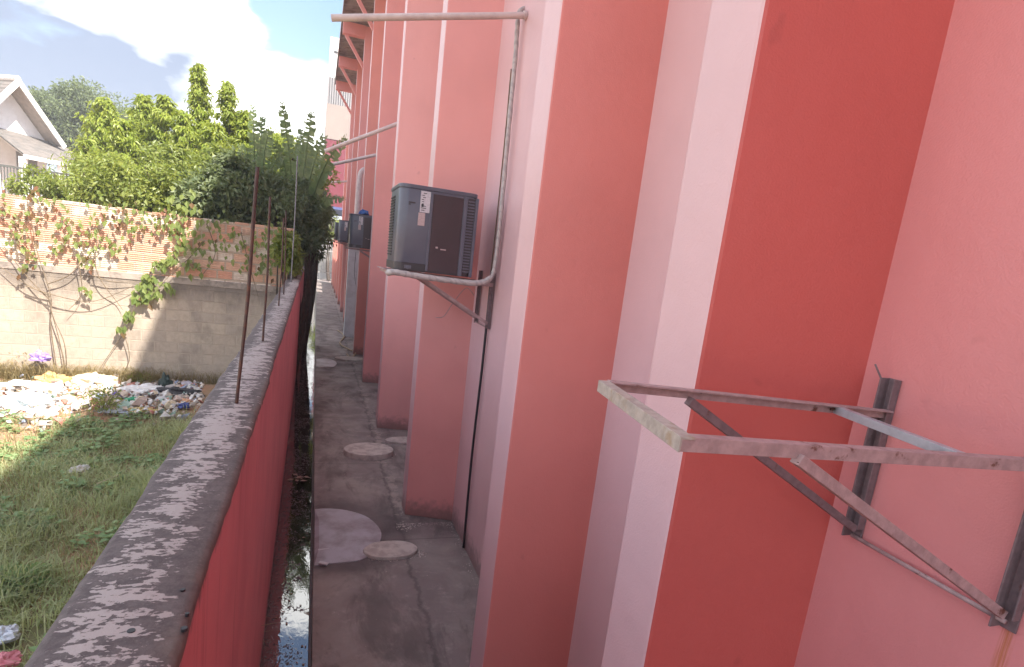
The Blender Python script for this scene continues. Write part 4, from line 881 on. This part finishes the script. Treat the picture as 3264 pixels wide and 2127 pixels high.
# litter: small scraps as stuff
cols = [(.62, .60, .60), (.70, .68, .66), (.5, .38, .33), (.48, .20, .16), (.26, .30, .42), (.60, .50, .36), (.34, .28, .24), (.48, .45, .44), (.30, .42, .36), (.62, .52, .44)]
mats = [cm('litter %d' % i, c) for i, c in enumerate(cols)]
m = MB()
for _ in range(1500):
    px = 470 * random.random() ** .9; py = random.gauss(918, 22) + (20 if px < 130 else 0)
    if px > 430 and py > 950: continue
    p = G(px, py, .08); 
    if p.y > 12.2: p.y = 12.2 - rnd(0, .4)
    s = rnd(.015, .075); mi = random.choice((0, 0, 1, 1, 7, 7, 2, 3, 4, 5, 6, 8, 9, 9)); nn = rdir(.2, 1); u = nn.orthogonal().normalized(); w_ = nn.cross(u); i = len(m.v); p.z = .03 + rnd(0, .10)
    k = 6
    if random.random() < .12: s *= 2.1
    m.v.append(p + nn * s * rnd(.5, .9))
    for q in range(k): an = 6.283 * q / k; m.v.append(p + (u * math.cos(an) + w_ * math.sin(an) * .7) * s * rnd(.5, 1.2) + nn * rnd(-.3, .3) * s)
    for q in range(k): m.f.append((i, i + 1 + q, i + 1 + (q + 1) % k)); m.m.append(mi)
    m.f.append(tuple(i + 1 + q for q in range(k))[::-1]); m.m.append(mi)
o = m.build('litter_scraps', mats); o['kind'] = 'stuff'; tag(o, 'small crumpled scraps of rubbish strewn along the foot of the back wall', 'litter')
def bag(name, label, px, py, rx, ry, rz, col, seed, amp=.55, cat='litter', z=.08):
    return crumple(name, cm(label[:20], col), (W(px, py, 12.2) if z > .4 else G(px, py, z)), rx, ry, rz, amp, seed, label, cat, 'pieces of rubbish in the lot')
bag('plastic_bag', 'large pale blue and white crumpled plastic bag at the left of the rubbish', 62, 940, .30, .22, .16, (.60, .68, .72), 1)
bag('plastic_bag', 'long white crumpled sheet of plastic at the left, against the wall weeds', 70, 900, .42, .14, .09, (.72, .71, .70), 2)
bag('plastic_bag', 'orange cloth bundle on top of the sunny rubbish', 128, 888, .28, .16, .13, (.62, .36, .16), 3)
bag('plastic_bag', 'big cream plastic sack in the middle of the sunny rubbish', 215, 893, .36, .18, .16, (.68, .58, .42), 4)
bag('plastic_bag', 'white plastic heap right at the shadow edge', 330, 910, .30, .20, .10, (.70, .69, .70), 5)
bag('plastic_bag', 'small bright red bag on top of the sunny rubbish', 180, 872, .10, .07, .06, (.55, .06, .04), 6)
bag('plastic_bag', 'orange red rag below the cream sack', 168, 912, .14, .08, .05, (.55, .15, .06), 7)
bag('plastic_bag', 'red rag lying in front of the orange one', 195, 930, .10, .07, .04, (.50, .10, .07), 8)
bag('plastic_bag', 'green plastic bag in the shaded rubbish', 305, 934, .10, .08, .07, (.03, .30, .16), 9)
bag('plastic_bag', 'small violet bag in the shaded rubbish', 274, 921, .09, .07, .07, (.22, .16, .42), 10)
bag('plastic_bag', 'dark grey bundle beside the violet bag', 277, 930, .08, .06, .05, (.10, .08, .11), 11)
bag('plastic_bag', 'small dark blue bag at the right end of the rubbish by the coping', 430, 945, .09, .06, .05, (.04, .06, .22), 12)
bag('plastic_bag', 'black plastic sheet slumped against the wall beside the white board', 408, 915, .36, .10, .10, (.03, .025, .03), 13, .6)
bag('plastic_bag', 'pointed dark green black bag leaning on the wall', 384, 900, .10, .06, .22, (.03, .05, .045), 14, .4, z=.1)
bag('plastic_bag', 'yellow flattened bag in the shaded rubbish', 322, 953, .22, .08, .03, (.48, .36, .12), 15)
bag('plastic_bag', 'pale blue flattened wrapper in front of the shaded rubbish', 262, 956, .17, .10, .025, (.45, .50, .60), 16)
bag('plastic_bag', 'white round plastic tub in the shaded rubbish', 375, 930, .09, .08, .06, (.5, .5, .52), 17, .2)
bag('plastic_bag', 'peach coloured rag at the right end of the rubbish', 432, 935, .13, .07, .05, (.55, .30, .18), 18)
bag('plastic_bag', 'red flat cloth lying along the foot of the shaded wall', 350, 903, .22, .05, .03, (.42, .07, .06), 19)
bag('plastic_bag', 'violet plastic tuft caught in the weeds by the vine roots', 95, 834, .13, .06, .10, (.32, .22, .60), 20, .7, z=.42)
bag('plastic_bag', 'white crumpled cup lying in the shaded grass', 180, 1095, .07, .06, .05, (.50, .46, .44), 21, z=.12)
bag('plastic_bag', 'white scrap with dark edge right of the crumpled cup', 198, 1088, .04, .03, .035, (.55, .54, .52), 22, z=.14)
bag('plastic_bag', 'pale bluish bag low in the grass at the left edge', 14, 1478, .07, .07, .06, (.50, .54, .62), 23, z=.10)
bag('cloth', 'pink and purple cloth at the bottom left corner beside the coping', 4, 1540, .09, .07, .05, (.50, .16, .20), 24, z=.12)
# leaning white board
m = MB(); p = G(430, 912, .05); q = [W(420, 890, 12.0), W(437, 886, 12.15), W(474, 912, 11.75), W(462, 935, 11.4)]
th = Vector((.01, .012, .012)); i = len(m.v); m.v += q + [x + th for x in q]
for f in ((0, 1, 2, 3), (7, 6, 5, 4), (0, 4, 5, 1), (1, 5, 6, 2), (2, 6, 7, 3), (3, 7, 4, 0)): m.f.append(f); m.m.append(0)
tag(m.build('board', cm('lilac white board', (.55, .52, .62))), 'lilac white board tipped against the wall at the right end of the rubbish', 'board', 'pieces of rubbish in the lot')
# stick in grass
m = MB(); m.tube([G(225, 1125, .16), G(275, 1105, .18)], .008, 6); tag(m.build('stick', cm('straw stick', (.45, .38, .25))), 'pale dry stick lying across the shaded grass', 'stick')
for px, py, r in ((305, 1470, .007), (428, 1464, .006), (425, 1374, .005), (435, 1430, .004)): holeat(px, py, r)
# ------------------------------------------------------------------ air
m = MB(); m.box(-310, 310, -210, 410, -1.4, 19.5)  # thin haze volume added to imitate veiling glare of the lens
hm = bpy.data.materials.new('haze'); hm.use_nodes = True; t = hm.node_tree; t.nodes.remove(t.nodes['Principled BSDF'])
pv = t.nodes.new('ShaderNodeVolumePrincipled'); pv.inputs['Color'].default_value = (.93, .95, 1, 1); pv.inputs['Density'].default_value = .0031; pv.inputs['Anisotropy'].default_value = .2
t.links.new(pv.outputs[0], t.nodes['Material Output'].inputs['Volume'])
o = m.build('haze', hm); o['kind'] = 'stuff'; tag(o, 'thin pale haze added to the air, imitating lens glare', 'haze')
for o in bpy.data.objects:
    if '_o' in o: del o['_o']
